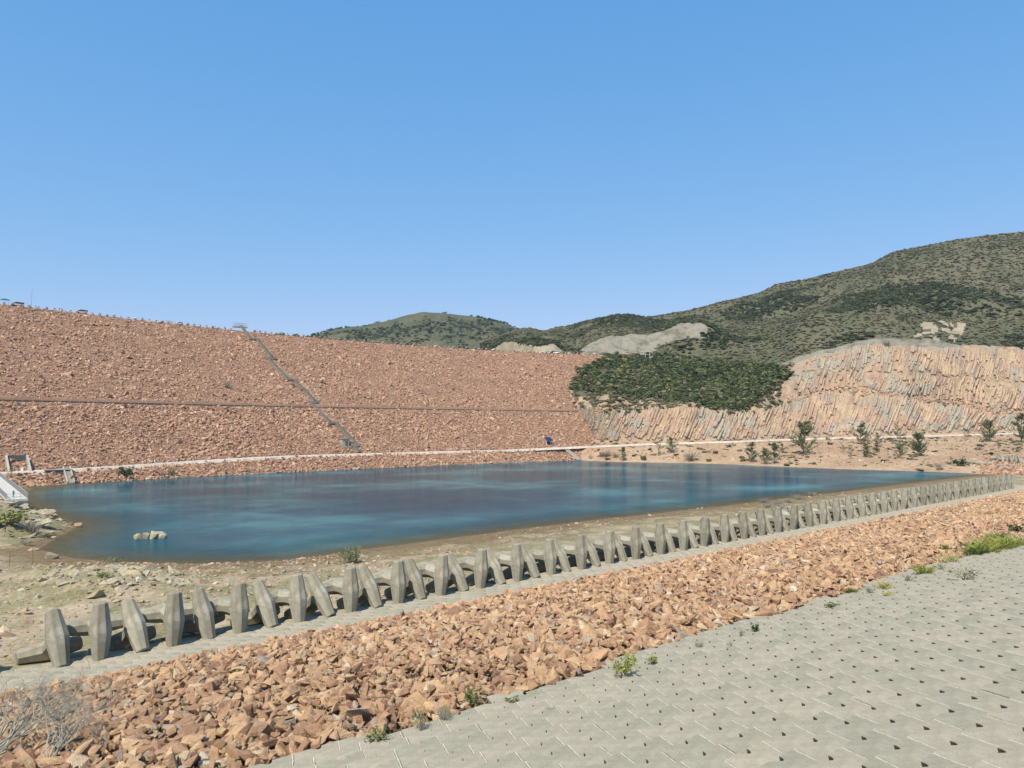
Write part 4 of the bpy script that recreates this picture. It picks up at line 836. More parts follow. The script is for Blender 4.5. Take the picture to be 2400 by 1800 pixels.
for x, y, h, k, lb in TREES:
    p = ground_at(x, y)
    if p is None: continue
    dpt = proj(p)[2]; e = empty('casuarina_tree', p - [0, 0, .2], random.uniform(0, 6.28)); s_ = h * dpt / FPX * 1.03; e.scale = (s_ * random.uniform(.9, 1.15), s_, s_)
    tag(e, lb, 'tree', 'young trees between road and pond'); link('trunk', TV[k][0], e); link('crown', TV[k][1], e)
# leafless grey trees by the car park
def bare_tree(seed, n=60, mat='greytwig', spread=1., r0=.03):
    r = random.Random(seed); mb = MB(); tips = [(np.zeros(3), np.array([0, 0, 1.]), .32, r0)]; c = 0
    while tips and c < n:
        p, d, l, rad = tips.pop(0); q = p + d * l; mid = p + d * l * .5 + np.array([r.uniform(-.03, .03) for _ in range(3)]) * l * 2; mb.tube([p, mid, q], [rad, rad * .85, rad * .7], 4, cap=False); c += 1
        for _ in range(r.choice((2, 2, 3))):
            nd = d + np.array([r.gauss(0, .5 * spread), r.gauss(0, .5 * spread), r.gauss(.05, .25)]); nd /= np.linalg.norm(nd); tips.append((q, nd, l * r.uniform(.62, .85), rad * .66))
    return mb
BT = [bare_tree(70 + k, 240).mesh('branches', [M['drytwig']]) for k in range(3)]
for k, (x, y, h, lb) in enumerate([(1495, 838, 26, 'leafless grey tree left of the white frame building'), (1545, 836, 24, 'leafless grey tree just right of the white frame building'), (1565, 838, 30, 'broad leafless grey tree at the right end of the car park'), (1478, 842, 20, 'low leafless tree behind the pink roofed shelter')]):
    p = on_hill(x, y)
    if p is not None:
        s_ = h * proj(p)[2] / FPX; e = empty('bare_tree', p, k); e.scale = (s_ * 1.5, s_ * 1.5, s_); tag(e, lb, 'tree', 'bare trees by the car park'); link('branches', BT[k % 3], e)

# ------------------------------------------------------------------ bushes and weeds
def bush_mesh(seed, mat, n=260, size=.05, stems=14, stemmat='bark', flat_=.8):
    r = np.random.default_rng(seed); mb = MB(); L_ = []
    for k in range(stems):
        a = r.uniform(0, 6.28); e_ = r.uniform(.2, .62); tip = np.array([math.cos(a) * e_, math.sin(a) * e_, r.uniform(.45, .95)]); mid = tip * .5 + r.normal(0, .05, 3); mb.tube([(0, 0, 0), mid, tip], [.016, .011, .004], 4, cap=False); L_.append((mid, tip))
        for j in range(3): q = mid + (tip - mid) * r.uniform(0, .8); t2 = q + r.normal(0, .16, 3); mb.tube([q, t2], [.007, .003], 3, cap=False); L_.append((q, t2))
    C = []
    for k in range(n): a, b_ = L_[r.integers(len(L_))]; C.append(a + (b_ - a) * r.uniform(.3, 1.1) + r.normal(0, .05, 3))
    C = np.array(C) if n else np.zeros((0, 3)); stem = mb.mesh('stems', [M[stemmat]])
    leaf = np_mesh('leaves', *leaf_quads(C, np.full(n, size), r, .6), [M[mat]]) if n else None
    return stem, leaf
BV = dict(dark=bush_mesh(1, 'weeddark', 420, .06), green=bush_mesh(2, 'weed', 300, .055), yellow=bush_mesh(3, 'weedyellow', 320, .05, 18, 'drytwig'), dry=bush_mesh(4, 'drytwig', 0, .04, 46, 'drytwig'), greydry=bush_mesh(5, 'weed', 40, .035, 44, 'greytwig'), sparse=bush_mesh(6, 'weed', 90, .04, 16, 'drytwig'), casu=bush_mesh(7, 'casuarina', 500, .045, 22, 'drytwig'))
def apron_hit(x, y):
    d = ray(x, y); lo, hi = 3., 130.
    for _ in range(40):
        m_ = (lo + hi) / 2; p = EYE + d * m_
        if p[2] > apron_z(p[1]): lo = m_
        else: hi = m_
    return EYE + d * hi
def beach_hit(x, y):
    d = ray(x, y); tt = np.arange(60, 260, .25); P = EYE + d * tt[:, None]; z = beach_z(P[:, 0], P[:, 1]); i = np.argmax(P[:, 2] < z); return P[i]
def bush(p, kind, w, h, name, lb, cat='bush', group=None):
    e = empty(name, p, random.uniform(0, 6)); e.scale = (w, w, h); tag(e, lb, cat, group); link('stems', BV[kind][0], e)
    if BV[kind][1]: link('leaves', BV[kind][1], e)
    return e
for x, y, k, w, h, lb in [(1462, 1588, 'yellow', .95, 1.15, 'yellow-green weed with bare twigs at the edge of the rocks'), (1530, 1556, 'yellow', .55, .5, 'bright yellow-green leafy clump right of the twiggy weed'), (1770, 1480, 'dark', .42, .5, 'small round dark green plant on the paving'), (1737, 1490, 'sparse', .4, .5, 'pale thin weed left of the round dark green plant'), (1712, 1516, 'sparse', .35, .4, 'wispy weed below the round dark green plant'),
    (1640, 1518, 'greydry', .5, .45, 'dry straw-coloured weed on the paving left of the wispy weed'), (880, 1738, 'green', .7, .45, 'bright green creeping weed at the lower edge of the rocks'), (985, 1712, 'sparse', .6, 1.1, 'tall stemmy weed in front of a tan rock'), (1040, 1690, 'greydry', .6, .75, 'leafless grey weed left of the low bush at the rocks'), (1105, 1655, 'green', .75, .75, 'grey-green low bush growing against the rocks'), (1200, 1645, 'green', .5, .25, 'flat creeping weed on the sandy paving edge'), (1290, 1665, 'greydry', .4, .2, 'flat dry creeper low on the paving'),
    (1952, 1422, 'green', .8, .3, 'flat olive weed on the paving below the rocks'), (2040, 1390, 'sparse', .8, .6, 'olive weed left of the pale grass tuft'), (2130, 1362, 'sparse', .9, .7, 'dull green weed right of the pale grass tufts'), (2205, 1336, 'sparse', 1., .7, 'olive weed clump above the big sparse weed'), (2262, 1360, 'sparse', 1.9, 1.1, 'wide sparse weed with dry stems on the paving'), (2225, 1300, 'green', 1.2, .9, 'green weed at the left end of the grass bank'), (2270, 1290, 'green', 1.5, .9, 'low green bush in the grass bank near the right edge'), (2388, 1252, 'dark', 1.6, 1.2, 'dark green bush at the right edge above the yellow grass')]:
    bush(apron_hit(x, y) - [0, 0, .05], k, w, h, 'weed', lb, 'weed')
for x, y, k, w, h, lb in [(819, 1322, 'casu', 2.4, 2.6, 'feathery green sapling on the beach behind the dolosse'), (25, 1232, 'yellow', 5.5, 3.2, 'bright green bush on the low point at the left edge'), (74, 1250, 'dry', 3.2, 2.6, 'dry grey bush on the low point right of the green one'), (60, 1278, 'sparse', 2.2, 1.2, 'small green weed below the dry grey bush'), (100, 1262, 'sparse', 1.8, 1.2, 'small sparse weed at the tip of the low point'), (262, 1318, 'sparse', 2.2, 1.0, 'dull grassy clump on top of the rock outcrop'), (240, 1355, 'green', 1.5, .7, 'small green clump in the middle of the rock outcrop'), (135, 1345, 'dark', .6, .4, 'tiny dark green tuft left of the rock outcrop')]:
    bush(beach_hit(x, y) - [0, 0, .1], k, w, h, 'bush', lb)
for k, (x, y) in enumerate([(1800, 1190), (1822, 1182), (1845, 1178), (1828, 1192), (1790, 1178), (1870, 1170), (1905, 1162)]):
    bush(beach_hit(x, y) - [0, 0, .1], 'dry', random.uniform(2.5, 4), random.uniform(1.2, 1.8), 'scrub_bush', 'low dark dry bush on the beach at the waterline, %s from the left' % ordinal([1790, 1800, 1822, 1828, 1845, 1870, 1905].index(x) + 1), 'bush', 'dry bushes on the far beach')
for x, y, k, w, h, lb in [(295, 1116, 'dark', 5., 3.6, 'dark green bush in the rocks below the road'), (385, 1116, 'dry', 4., 2., 'dry grey bush right of the dark green one below the road'), (402, 1113, 'green', 2.5, 2., 'small green bush below the road beside a dry one'), (580, 1106, 'sparse', 2.8, 1.6, 'faint olive weed in the rocks above the water')]:
    d = ray(x, y); best = min(np.arange(150, 420, .5), key=lambda q: abs((EYE + d * q)[1] - lower_v((EYE + d * q)[2], (EYE + d * q)[0]))); bush(EYE + d * best, k, w, h, 'bush', lb)
bush(dam_pt(532, 910), 'dry', 4., 4., 'bush', 'lone dark bush high on the dam face left of the stairway')
for x, y, k, w, h, lb in [(1420, 1070, 'dry', 7., 4.5, 'round grey leafless bush below the road near the dam'), (1445, 1072, 'dry', 6., 3.5, 'grey bush beside the narrow dark tree'), (1620, 1080, 'dry', 9., 6., 'big grey-green bush on the shore slope left of the open tree'), (1508, 1078, 'dark', 3.5, 3., 'small dark bush near the water below the sparse tree'), (1350, 1078, 'dry', 3., 3., 'small dark bush by the water right of the dam drain'), (1385, 1076, 'sparse', 3., 4., 'thin green bush by the water left of the round grey bush'), (1375, 1042, 'dry', 5., 4., 'dark scrubby bush where the dam meets the quarry'), (1410, 1036, 'dry', 4., 3., 'brown bush at the foot of the leftmost columns'), (2199, 1095, 'dry', 4., 2.5, 'low dark bush on the shore left of the toppled dolosse'), (2248, 1092, 'dark', 6., 4., 'grey-green bush covering the leftmost toppled dolos'), (2225, 1088, 'dry', 4., 2.2, 'brown bush just left of the far dolosse'), (2080, 812, 'dry', 7., 6., 'grey bush on the sprayed concrete above the quarry'), (1330, 945, 'casu', 7., 6., 'grey-green bush where the mid-dam path ends'), (1352, 930, 'dry', 7., 4., 'brown bush beside the end of the mid-dam path')]:
    p = on_hill(x, y)
    if p is not None: bush(p - [0, 0, .2], k, w, h, 'bush', lb)
# grass tufts
def tuft_mesh(seed, mat, n=160):
    r = np.random.default_rng(seed); V = []; F = []
    for k in range(n):
        p = np.array([*r.normal(0, .16, 2), 0]); d = np.array([*r.normal(0, .35, 2), 1.]); d /= np.linalg.norm(d); l = r.uniform(.45, 1.); s_ = np.array([-d[1], d[0], 0]) + r.normal(0, .3, 3); s_ /= np.linalg.norm(s_); b_ = len(V)
        V += [p - s_ * .012, p + s_ * .012, p + d * l * .6 + s_ * .009, p + d * l + np.array([d[0], d[1], -.25]) * l * .35, p + d * l * .6 - s_ * .009]; F.append([b_, b_ + 1, b_ + 2, b_ + 3, b_ + 4])
    return np_mesh('grass_tuft', V, F, [M[mat]])
GT = [tuft_mesh(1, 'strawgrass'), tuft_mesh(2, 'weedyellow', 220), tuft_mesh(3, 'weed', 220)]
for x, y, k, w, h, lb in [(2072, 1380, 0, .8, .8, 'pale straw grass tuft on the paving, left of another'), (2080, 1398, 0, .5, .5, 'small straw tuft just below the pale grass tuft'), (2166, 1345, 1, .9, .9, 'yellow upright grass tuft between two weeds'), (2228, 1318, 0, .9, 1., 'pale straw grass at the left end of the grass bank'), (1995, 1390, 2, .5, .5, 'small green grass tuft at the rock edge'),
    (2310, 1296, 1, 1.6, 1.3, 'yellow grass clump in the bank, left of the tallest one'), (2338, 1288, 1, 2., 1.5, 'tallest yellow grass clump in the bank by the right edge'), (2365, 1282, 1, 1.6, 1.2, 'bright yellow grass clump next to the tallest one'), (2392, 1278, 0, 1.6, 1.3, 'straw grass clump at the right edge of the picture'), (2285, 1300, 2, 1.5, 1., 'green grass clump in the middle of the bank'), (2350, 1268, 2, 1.6, 1.2, 'green grass clump behind the tallest yellow one')]:
    o = link('grass_tuft', GT[k]); o.location = apron_hit(x, y) - [0, 0, .03]; o.scale = (w * 1.6, w * 1.6, h); o.rotation_euler = (0, 0, random.uniform(0, 6)); tag(o, lb, 'grass')
# bare twiggy shrub in the left foreground
for k, (x, y, s_, lb, rz) in enumerate([(-40, 1810, 5.4, 'sprawling bare grey shrub over the rocks in the lower left corner', .2), (110, 1805, 3.8, 'smaller bare shrub right of the sprawling one in the lower left corner', 2.)]):
    r = random.Random(k + 5); mb = MB(); q0 = np.zeros(3); p = apron_hit(x, y) + [0, 0, .3]
    for j in range(10):
        a = r.gauss(.15, .8); d = np.array([math.cos(a) * .8, math.sin(a) * .5 + .25, r.uniform(.18, .62)]); d /= np.linalg.norm(d); tips = [(q0, d, r.uniform(.2, .3), .0095)]; c = 0
        while tips and c < 90:
            a0, d0, l, rad = tips.pop(0); mid = a0 + d0 * l * .5 + np.array([r.gauss(0, .03) for _ in range(3)]); b0 = a0 + d0 * l; mb.tube([a0, mid, b0], [rad, rad * .85, rad * .68], 4, cap=False); c += 1
            for _ in range(r.choice((1, 2, 2, 3))):
                nd = d0 + np.array([r.gauss(.02, .38), r.gauss(0, .38), r.gauss(.06, .3)]); nd /= np.linalg.norm(nd); tips.append((b0, nd, l * r.uniform(.55, .9), rad * .62))
    o = mb.build('bare_shrub', M['greytwig']); o.location = p; o.scale = (s_, s_, s_); o.rotation_euler = (0, 0, rz * .3); tag(o, lb, 'shrub')

# ------------------------------------------------------------------ rocks standing alone
def lump(name, seed, size, mat, n=26, sub=2, rough=.16):
    r = np.random.default_rng(seed); bm = bmesh.new()
    for k in range(n):
        p = r.normal(size=3); p /= np.linalg.norm(p); p *= r.uniform(.75, 1); bm.verts.new(p * np.array(size) / 2)
    res = bmesh.ops.convex_hull(bm, input=bm.verts[:]); kill = [g for g in res['geom_interior'] if isinstance(g, bmesh.types.BMVert)]
    if kill: bmesh.ops.delete(bm, geom=kill, context='VERTS')
    bmesh.ops.triangulate(bm, faces=bm.faces[:]); bmesh.ops.subdivide_edges(bm, edges=bm.edges[:], cuts=sub, use_grid_fill=True)
    for v in bm.verts:
        nn = Vector(v.co).normalized(); v.co += nn * (float(fbm(np.array([v.co.x * 1.3 + v.co.z]), np.array([v.co.y * 1.3 + seed]), 4, seed)[0]) - .5) * rough * max(size)
    me = bpy.data.meshes.new(name); bm.to_mesh(me); bm.free(); me.materials.append(mat); return me
p = pz(352, 1262, 0); isl = empty('pond_rock', (p[0], p[1], 0), -.5); tag(isl, 'pale rock islet standing in the pond near the left shore', 'rock')
for k, (dx, dy, s_) in enumerate([(-1.9, .2, (2.2, 2.2, 2.0)), (-.6, .3, (2.2, 2.2, 2.6)), (.6, 0, (2.2, 2.6, 2.8)), (1.9, .1, (2.0, 2.2, 2.5))]):
    o = link('boulder', lump('boulder', 20 + k, s_, M['paleslab'], 14, 1, .1), isl); o.location = (dx, dy, .25)
p = pz(184, 1232, .2); o = link('boulder', lump('boulder', 31, (1.9, 1.5, 1.3), M['beachstone'])); o.location = p; tag(o, 'single brown boulder at the water edge off the left point', 'boulder')
p = beach_hit(78, 1290); o = link('boulder', lump('boulder', 32, (2., 1.5, 1.), M['beachstone'])); o.location = p; tag(o, 'brown boulder at the shore below the left point', 'boulder')
p = beach_hit(122, 1310); o = link('boulder', lump('boulder', 33, (2.2, 1.7, 1.6), M['paleslab'])); o.location = p + [0, 0, .3]; tag(o, 'pale upright boulder at the left end of the outcrop', 'boulder')
p = beach_hit(370, 1422); o = link('boulder', lump('boulder', 34, (1.3, .9, .7), M['beachstone'], sub=1)); o.location = p; tag(o, 'tan block of stone on the beach behind a leaning dolos', 'boulder')
p = beach_hit(325, 1360); o = link('boulder', lump('boulder', 35, (.9, .8, .8), M['lightconc'])); o.location = p; tag(o, 'white round boulder at the right side of the outcrop', 'boulder')
# rock outcrop on the beach
oc = empty('rock_outcrop', (22, 93, 1)); tag(oc, 'jagged outcrop of pale layered rock on the beach at left', 'outcrop')
SLB = [rock_mesh('slab', 700 + k, M['paleslab'], 14, (1.4, .9, .45)) for k in range(5)]
for k in range(190):
    a = RNG.uniform(0, 6.28); rr_ = RNG.uniform(0, 1) ** .6; u = 21.5 + math.cos(a) * rr_ * 7; v = 94 + math.sin(a) * rr_ * 12; z = float(beach_z(np.array([u]), np.array([v]))[0]); s_ = math.exp(RNG.normal(-.25, .4))
    o = link('slab', SLB[k % 5]); o.location = (u, v, z + .05); o.rotation_euler = (RNG.normal(.35, .3), RNG.normal(0, .3), RNG.normal(.5, .5)); o.scale = (s_, s_, s_); world_child(o, oc)
for k, (x, y) in enumerate([(22, 1328), (76, 1322)]):
    p = beach_hit(x, y); mb = MB().tube([(0, 0, -.3), (0, 0, 2.0)], .05, 6); o = mb.build('marker_post', M['bark']); o.location = p; tag(o, ('thin dark stake at the left edge of the beach', 'thin dark stake beside the pale upright boulder')[k], 'stake')

# ------------------------------------------------------------------ built things along the toe road
def toe_pos(xs, dv=0.):
    """point on the toe road at picture column xs, dv metres beyond its near edge"""
    d = ray(xs, 1060); t_ = 300.
    for _ in range(40): p = EYE + d * t_; t_ -= (p[1] - float(lower_top_v(p[0])) - dv) / d[1] * .7
    return np.array([p[0], p[1], float(road_z(p[0])) + .31])
# instrument hut at the foot of the stair
p = dam_pt(811, 1048); hut = empty('gauge_hut', p); tag(hut, 'small grey concrete hut with dark doorway beside the foot of the stairway', 'hut')
MB().box((0, 2., 1.9), (3.4, 3.4, 4.0)).build('wall', M['concrete'], hut); MB().box((0, 1.9, 4.05), (4., 4., .3)).build('roof_slab', M['stairconc'], hut); MB().box((.45, .26, 1.5), (1.3, .12, 2.7)).build('door', M['opening'], hut); MB().box((0, .6, -.3), (4.4, 5, .8)).build('base', M['stairconc'], hut)
# solar array
p = dam_pt(1289, 1046); sa = empty('solar_array', p + [0, 0, -.4], 0.); tag(sa, 'four blue solar panels on a steel frame by the road', 'solar panel')
Rs = np.array(Euler((math.radians(38), 0, 0)).to_matrix())
for k in range(4):
    o = MB().box((0, 0, 0), (1.05, 3.6, .08)).build('solar_panel', M['solar'], sa); o.location = (-1.8 + 1.2 * k, 1., 4.6); o.rotation_euler = (math.radians(38), 0, 0)
for dx in (-1.6, 1.6): MB().tube([(dx, 1.2, -.8), (dx, 1.2, 4.5)], .12, 6).build('leg', M['white'], sa)
MB().box((0, 1.3, 2.0), (1.9, .7, 2.6)).build('control_box', M['navy'], sa)
MB().box((2.4, -1.2, 0), (2.6, 4.2, .5)).build('base', M['lightconc'], sa)
# tunnel portal with wing walls
p = toe_pos(44, 8.5); po = empty('tunnel_portal', p); tag(po, 'concrete portal with sloping wing walls cut into the dam toe at left', 'portal')
for sgn, nm in ((-1, 'wing_wall'), (1, 'wing_wall')):
    x_ = sgn * 3.; mb = MB(); Vv = [(x_ + dx, dy, dz) for dx in (-.3, .3) for dy, dz in ((-4.5, -.5), (5, -.5), (5, 5.2), (4.2, 5.2), (-4.5, .2))]; mb.add(Vv, [(0, 1, 2, 3, 4), (9, 8, 7, 6, 5), (0, 5, 6, 1), (1, 6, 7, 2), (2, 7, 8, 3), (3, 8, 9, 4), (4, 9, 5, 0)]); mb.build(nm, M['concrete'], po)
MB().box((0, 4.9, 2.3), (5.4, .5, 5.6)).build('back_wall', M['opening'], po); MB().box((.3, 4.6, 2.2), (1.6, .2, 2.2)).build('opening', M['black'], po); MB().box((0, .2, -.3), (5.4, 9.2, .5)).build('floor', M['concrete'], po)
p = toe_pos(53, 5.2); o = MB().box((0, 0, .6), (.7, .5, 1.3)).box((0, 0, 1.32), (.8, .6, .12)).build('marker_block', M['white']); o.location = p; tag(o, 'small white post block in front of the tunnel portal', 'post')
# drain chutes in the lower rock slope
def chute(xs, lb, wd=2.0):
    p = toe_pos(xs, -.6); e = empty('drain_chute', p); tag(e, lb, 'chute'); zr_ = float(road_z(p[0])); Ln = zr_ * 1.85
    A = np.array([0, -.2, .2]); B = np.array([0, -Ln - 1., -zr_ - .4])
    for s_ in (-1, 1): MB().box((A + B) / 2 + [s_ * wd / 2, 0, .45], (1, 1, 1), 0, np.column_stack([[.4, 0, 0], B - A, [0, 0, 1.]])).build('side_wall', M['concrete'], e)
    MB().box((A + B) / 2 + [0, 0, .2], (1, 1, 1), 0, np.column_stack([[wd, 0, 0], B - A, [0, 0, .5]])).build('channel', M['stairconc'], e); return e
chute(157, 'pale concrete drain chute down the rocks near the footbridge'); chute(1322, 'pale concrete drain chute at the right end of the dam toe', 1.8)
p = toe_pos(137, -1.3); ob = empty('outlet_box', p); tag(ob, 'dark concrete outlet box under the road beside the left drain chute', 'outlet')
MB().box((0, 0, -.7), (7.5, 1.6, 1.6)).build('body', M['opening'], ob); MB().box((0, .1, .2), (8., 2.2, .22)).build('cap', M['concrete'], ob)
# footbridge
FR = pz(66, 1169, 3.1); BRr = pz(4, 1119, 4.1); ax = BRr - FR; Lb = float(np.linalg.norm(ax[:2])); az = math.atan2(ax[1], ax[0]); jb = empty('footbridge', FR); jb.rotation_euler = (0, 0, az - PI / 2); tag(jb, 'white concrete footbridge with railings at the left edge of the pond', 'bridge')
Lb += 12; dz_ = 1.0 / Lb; wB = 4.0
dk = MB(); dk.add([(-wB, 0, -.45), (0, 0, -.45), (0, 0, 0), (-wB, 0, 0), (-wB, Lb, .75), (0, Lb, .75), (0, Lb, 1.2), (-wB, Lb, 1.2)], [(0, 1, 2, 3), (7, 6, 5, 4), (1, 5, 6, 2), (4, 0, 3, 7), (3, 2, 6, 7), (0, 4, 5, 1)]); dk.build('deck', M['lightconc'], jb)
for yy in (.6, 18, 36, 54):
    if yy < Lb:
        mb = MB()
        for xx in (-wB + .4, -.4): mb.box((xx, yy, -2.6), (.55, .55, 4.6))
        mb.box((-wB / 2, yy, -.7), (wB, .7, .6)); mb.build('pier', M['lightconc'], jb)
for xx in (-.08, -wB + .08):
    mb = MB()
    for yy in np.arange(0, Lb, 1.5): mb.tube([(xx, yy, yy * dz_), (xx, yy, yy * dz_ + 1.2)], .05, 4)
    mb.tube([(xx, 0, 1.2), (xx, Lb, 1.2 + Lb * dz_)], .07, 5); mb.tube([(xx, 0, .65), (xx, Lb, .65 + Lb * dz_)], .04, 4)
    for yy in np.arange(0, Lb, .5): mb.tube([(xx, yy, yy * dz_ + .1), (xx, yy, yy * dz_ + 1.2)], .022, 3, cap=False)
    mb.build('railing', M['rail'], jb)
mb = MB()
for xx in np.linspace(-wB + .08, -.08, 4): mb.tube([(xx, .06, 0), (xx, .06, 1.2)], .05, 4)
for zz in (.6, 1.2): mb.tube([(-wB, .06, zz), (0, .06, zz)], .05, 4)
mb.build('end_railing', M['rail'], jb)

# ------------------------------------------------------------------ people
def person_mesh(pose):
    """one continuous skinned body, 1.7 m, facing -y"""
    J = dict(pel=(0, 0, .93, .125, .095), ch=(0, -.01, 1.28, .155, .105), nk=(0, 0, 1.45, .055, .055), hd=(0, -.02, 1.57, .078, .09), tp=(0, -.01, 1.65, .07, .08))
    st = {'walk': .22, 'stand': .02, 'sit': .05}[pose]
    for s_, k in ((-1, 'l'), (1, 'r')):
        f = s_ * st
        J['hip' + k] = (s_ * .09, 0, .88, .085, .085); J['kn' + k] = (s_ * .1, -f * .6 - .02, .5, .06, .06); J['an' + k] = (s_ * .1, -f + (.06 if s_ < 0 else 0), .08, .042, .045); J['to' + k] = (s_ * .115, -f - .13, .035, .04, .03)
        J['sh' + k] = (s_ * .185, 0, 1.38, .062, .062); J['el' + k] = (s_ * .25, f * .5 + .02, 1.12, .046, .046); J['wr' + k] = (s_ * .24, f * .9 - .08, .88, .032, .032); J['ha' + k] = (s_ * .235, f * .95 - .11, .79, .028, .036)
    E = [('pel', 'ch'), ('ch', 'nk'), ('nk', 'hd'), ('hd', 'tp')]
    for k in 'lr': E += [('pel', 'hip' + k), ('hip' + k, 'kn' + k), ('kn' + k, 'an' + k), ('an' + k, 'to' + k), ('ch', 'sh' + k), ('sh' + k, 'el' + k), ('el' + k, 'wr' + k), ('wr' + k, 'ha' + k)]
    ks = list(J); me = bpy.data.meshes.new('p'); me.from_pydata([J[k][:3] for k in ks], [(ks.index(a), ks.index(b_)) for a, b_ in E], []); ob = bpy.data.objects.new('tmp_person', me); COL.objects.link(ob)
    md = ob.modifiers.new('skin', 'SKIN'); md.branch_smoothing = .6; sl = me.skin_vertices[0].data
    for i, k in enumerate(ks): sl[i].radius = J[k][3:]; sl[i].use_root = (k == 'pel')
    ss = ob.modifiers.new('ss', 'SUBSURF'); ss.levels = 1; ss.render_levels = 1
    out = bpy.data.meshes.new_from_object(ob.evaluated_get(bpy.context.evaluated_depsgraph_get())); bpy.data.objects.remove(ob); return out
PM = {k: person_mesh(k) for k in ('walk', 'stand')}; _pc = {}
def person_data(pose, top, leg, hat=None):
    key = (pose, top, leg, hat)
    if key in _pc: return _pc[key]
    me = PM[pose].copy(); me.name = 'person'; me.materials.clear()
    for k in ('skin', top, leg, hat or 'hair', 'black'): me.materials.append(M[k])
    for p_ in me.polygons:
        c = p_.center; ax_ = abs(c.x)
        if c.z > 1.6 or (c.z > 1.5 and c.y > .02): i = 3
        elif c.z > 1.44: i = 0
        elif ax_ > .2 and c.z < 1.12: i = 0
        elif c.z > .92: i = 1
        elif c.z > .1: i = 2
        else: i = 4
        p_.material_index = i; p_.use_smooth = True
    _pc[key] = me; return me
def person(p, pose, top, leg, rz, lb, group, hat=None, s_=1.):
    o = link('person', person_data(pose, top, leg, hat)); o.location = p; o.rotation_euler = (0, 0, rz); o.scale = (s_,) * 3; return tag(o, lb, 'person', group)
G1 = 'walkers on the toe road'
for x, dv, pose, top, leg, rz, lb in [(17, 3.5, 'walk', 'black', 'grey', 1.2, 'person in black top walking by the bridge, left of two others'), (24.5, 3., 'walk', 'navy', 'khaki', 1.3, 'person in dark clothes walking by the bridge, middle of three'), (29, 3.4, 'walk', 'navy', 'grey', 1.5, 'person in navy walking by the bridge, right of three'),
    (281, 3.5, 'walk', 'khaki', 'black', 1.4, 'lone person in olive top walking on the toe road'), (343, 3.5, 'stand', 'black', 'black', 1., 'person in black standing left of two in white on the road'), (352, 3.5, 'walk', 'white', 'grey', 1.6, 'person in white with grey trousers on the road'), (363, 4., 'walk', 'white', 'white', 1.6, 'person all in white on the road'), (394, 3.5, 'walk', 'grey', 'white', 1.6, 'person in grey top and white trousers on the road'), (406, 3.2, 'walk', 'pink', 'pink', 1.4, 'person in bright pink walking on the road'), (421, 4., 'walk', 'black', 'navy', 1.5, 'person in black right of the pink one on the road'), (454, 3.8, 'walk', 'blue', 'white', 1.5, 'person in blue and white farthest right of the road group')]:
    person(toe_pos(x, dv), pose, top, leg, rz, lb, G1)
for x, lb, top in [(1077, 'person in dark clothes near the middle of the toe road', 'black'), (1095, 'person in white near the middle of the toe road', 'white'), (1150, 'person in navy walking on the far stretch of toe road', 'navy')]: person(toe_pos(x, 3.), 'walk', top, 'black', 1.4, lb, G1)
person(np.array(jb.matrix_basis @ Vector((-2.4, 4.2, .08))), 'stand', 'teal', 'navy', .6, 'person in teal jacket standing near the end of the footbridge', 'walkers on the footbridge')

# ------------------------------------------------------------------ dam crest: stone blocks, people, cars, pole
def crest_pos(xs, dv):
    d = ray(xs, 780); t_ = 500.
    for _ in range(60): p = EYE + d * t_; t_ -= (p[1] - float(dam_v(crest_z(p[0]), p[0])) - dv) / d[1] * .6
    return np.array([p[0], p[1], float(crest_z(p[0])) + .52])
CB = [rock_mesh('crest_block', 800 + k, M['beachstone'], 16, (1., .9, 1.)) for k in range(4)]
xs_ = []; u = 41.
while u < 440:
    v = float(dam_v(crest_z(u), u)) + .8; p = np.array([u, v - .3, float(crest_z(u)) + 1.15]); px = float(proj(p)[0])
    if not (552 < px < 592): xs_.append(p)
    u += 3.45 + random.uniform(-.25, .25)
for k, p in enumerate(xs_):
    o = link('crest_block', CB[k % 4]); o.location = p; s_ = random.uniform(1.15, 1.6); o.scale = (s_, s_, s_ * .95); o.rotation_euler = (0, 0, random.uniform(-.5, .5)); tag(o, 'brown stone block on the dam crest, %s from the left' % ordinal(k + 1), 'stone block', 'stone blocks along the dam crest')
cl = ['navy', 'black', 'white', 'grey', 'teal', 'red', 'khaki', 'blue']; G2 = 'people on the dam crest'
px_ = [82, 137, 215, 379, 390, 402, 443, 505, 527, 600, 604, 968, 972, 977, 1001, 1006, 1012, 1140, 1218, 1222, 1381]
for k, x in enumerate(px_):
    c = cl[k % 8]; person(crest_pos(x, 1.6), 'stand' if k % 2 else 'walk', c, cl[(k * 3 + 1) % 8], random.uniform(0, 6), 'person in %s on the dam crest, %s from the left there' % ({'navy': 'navy', 'khaki': 'olive'}.get(c, c), ordinal(k + 1)), G2)
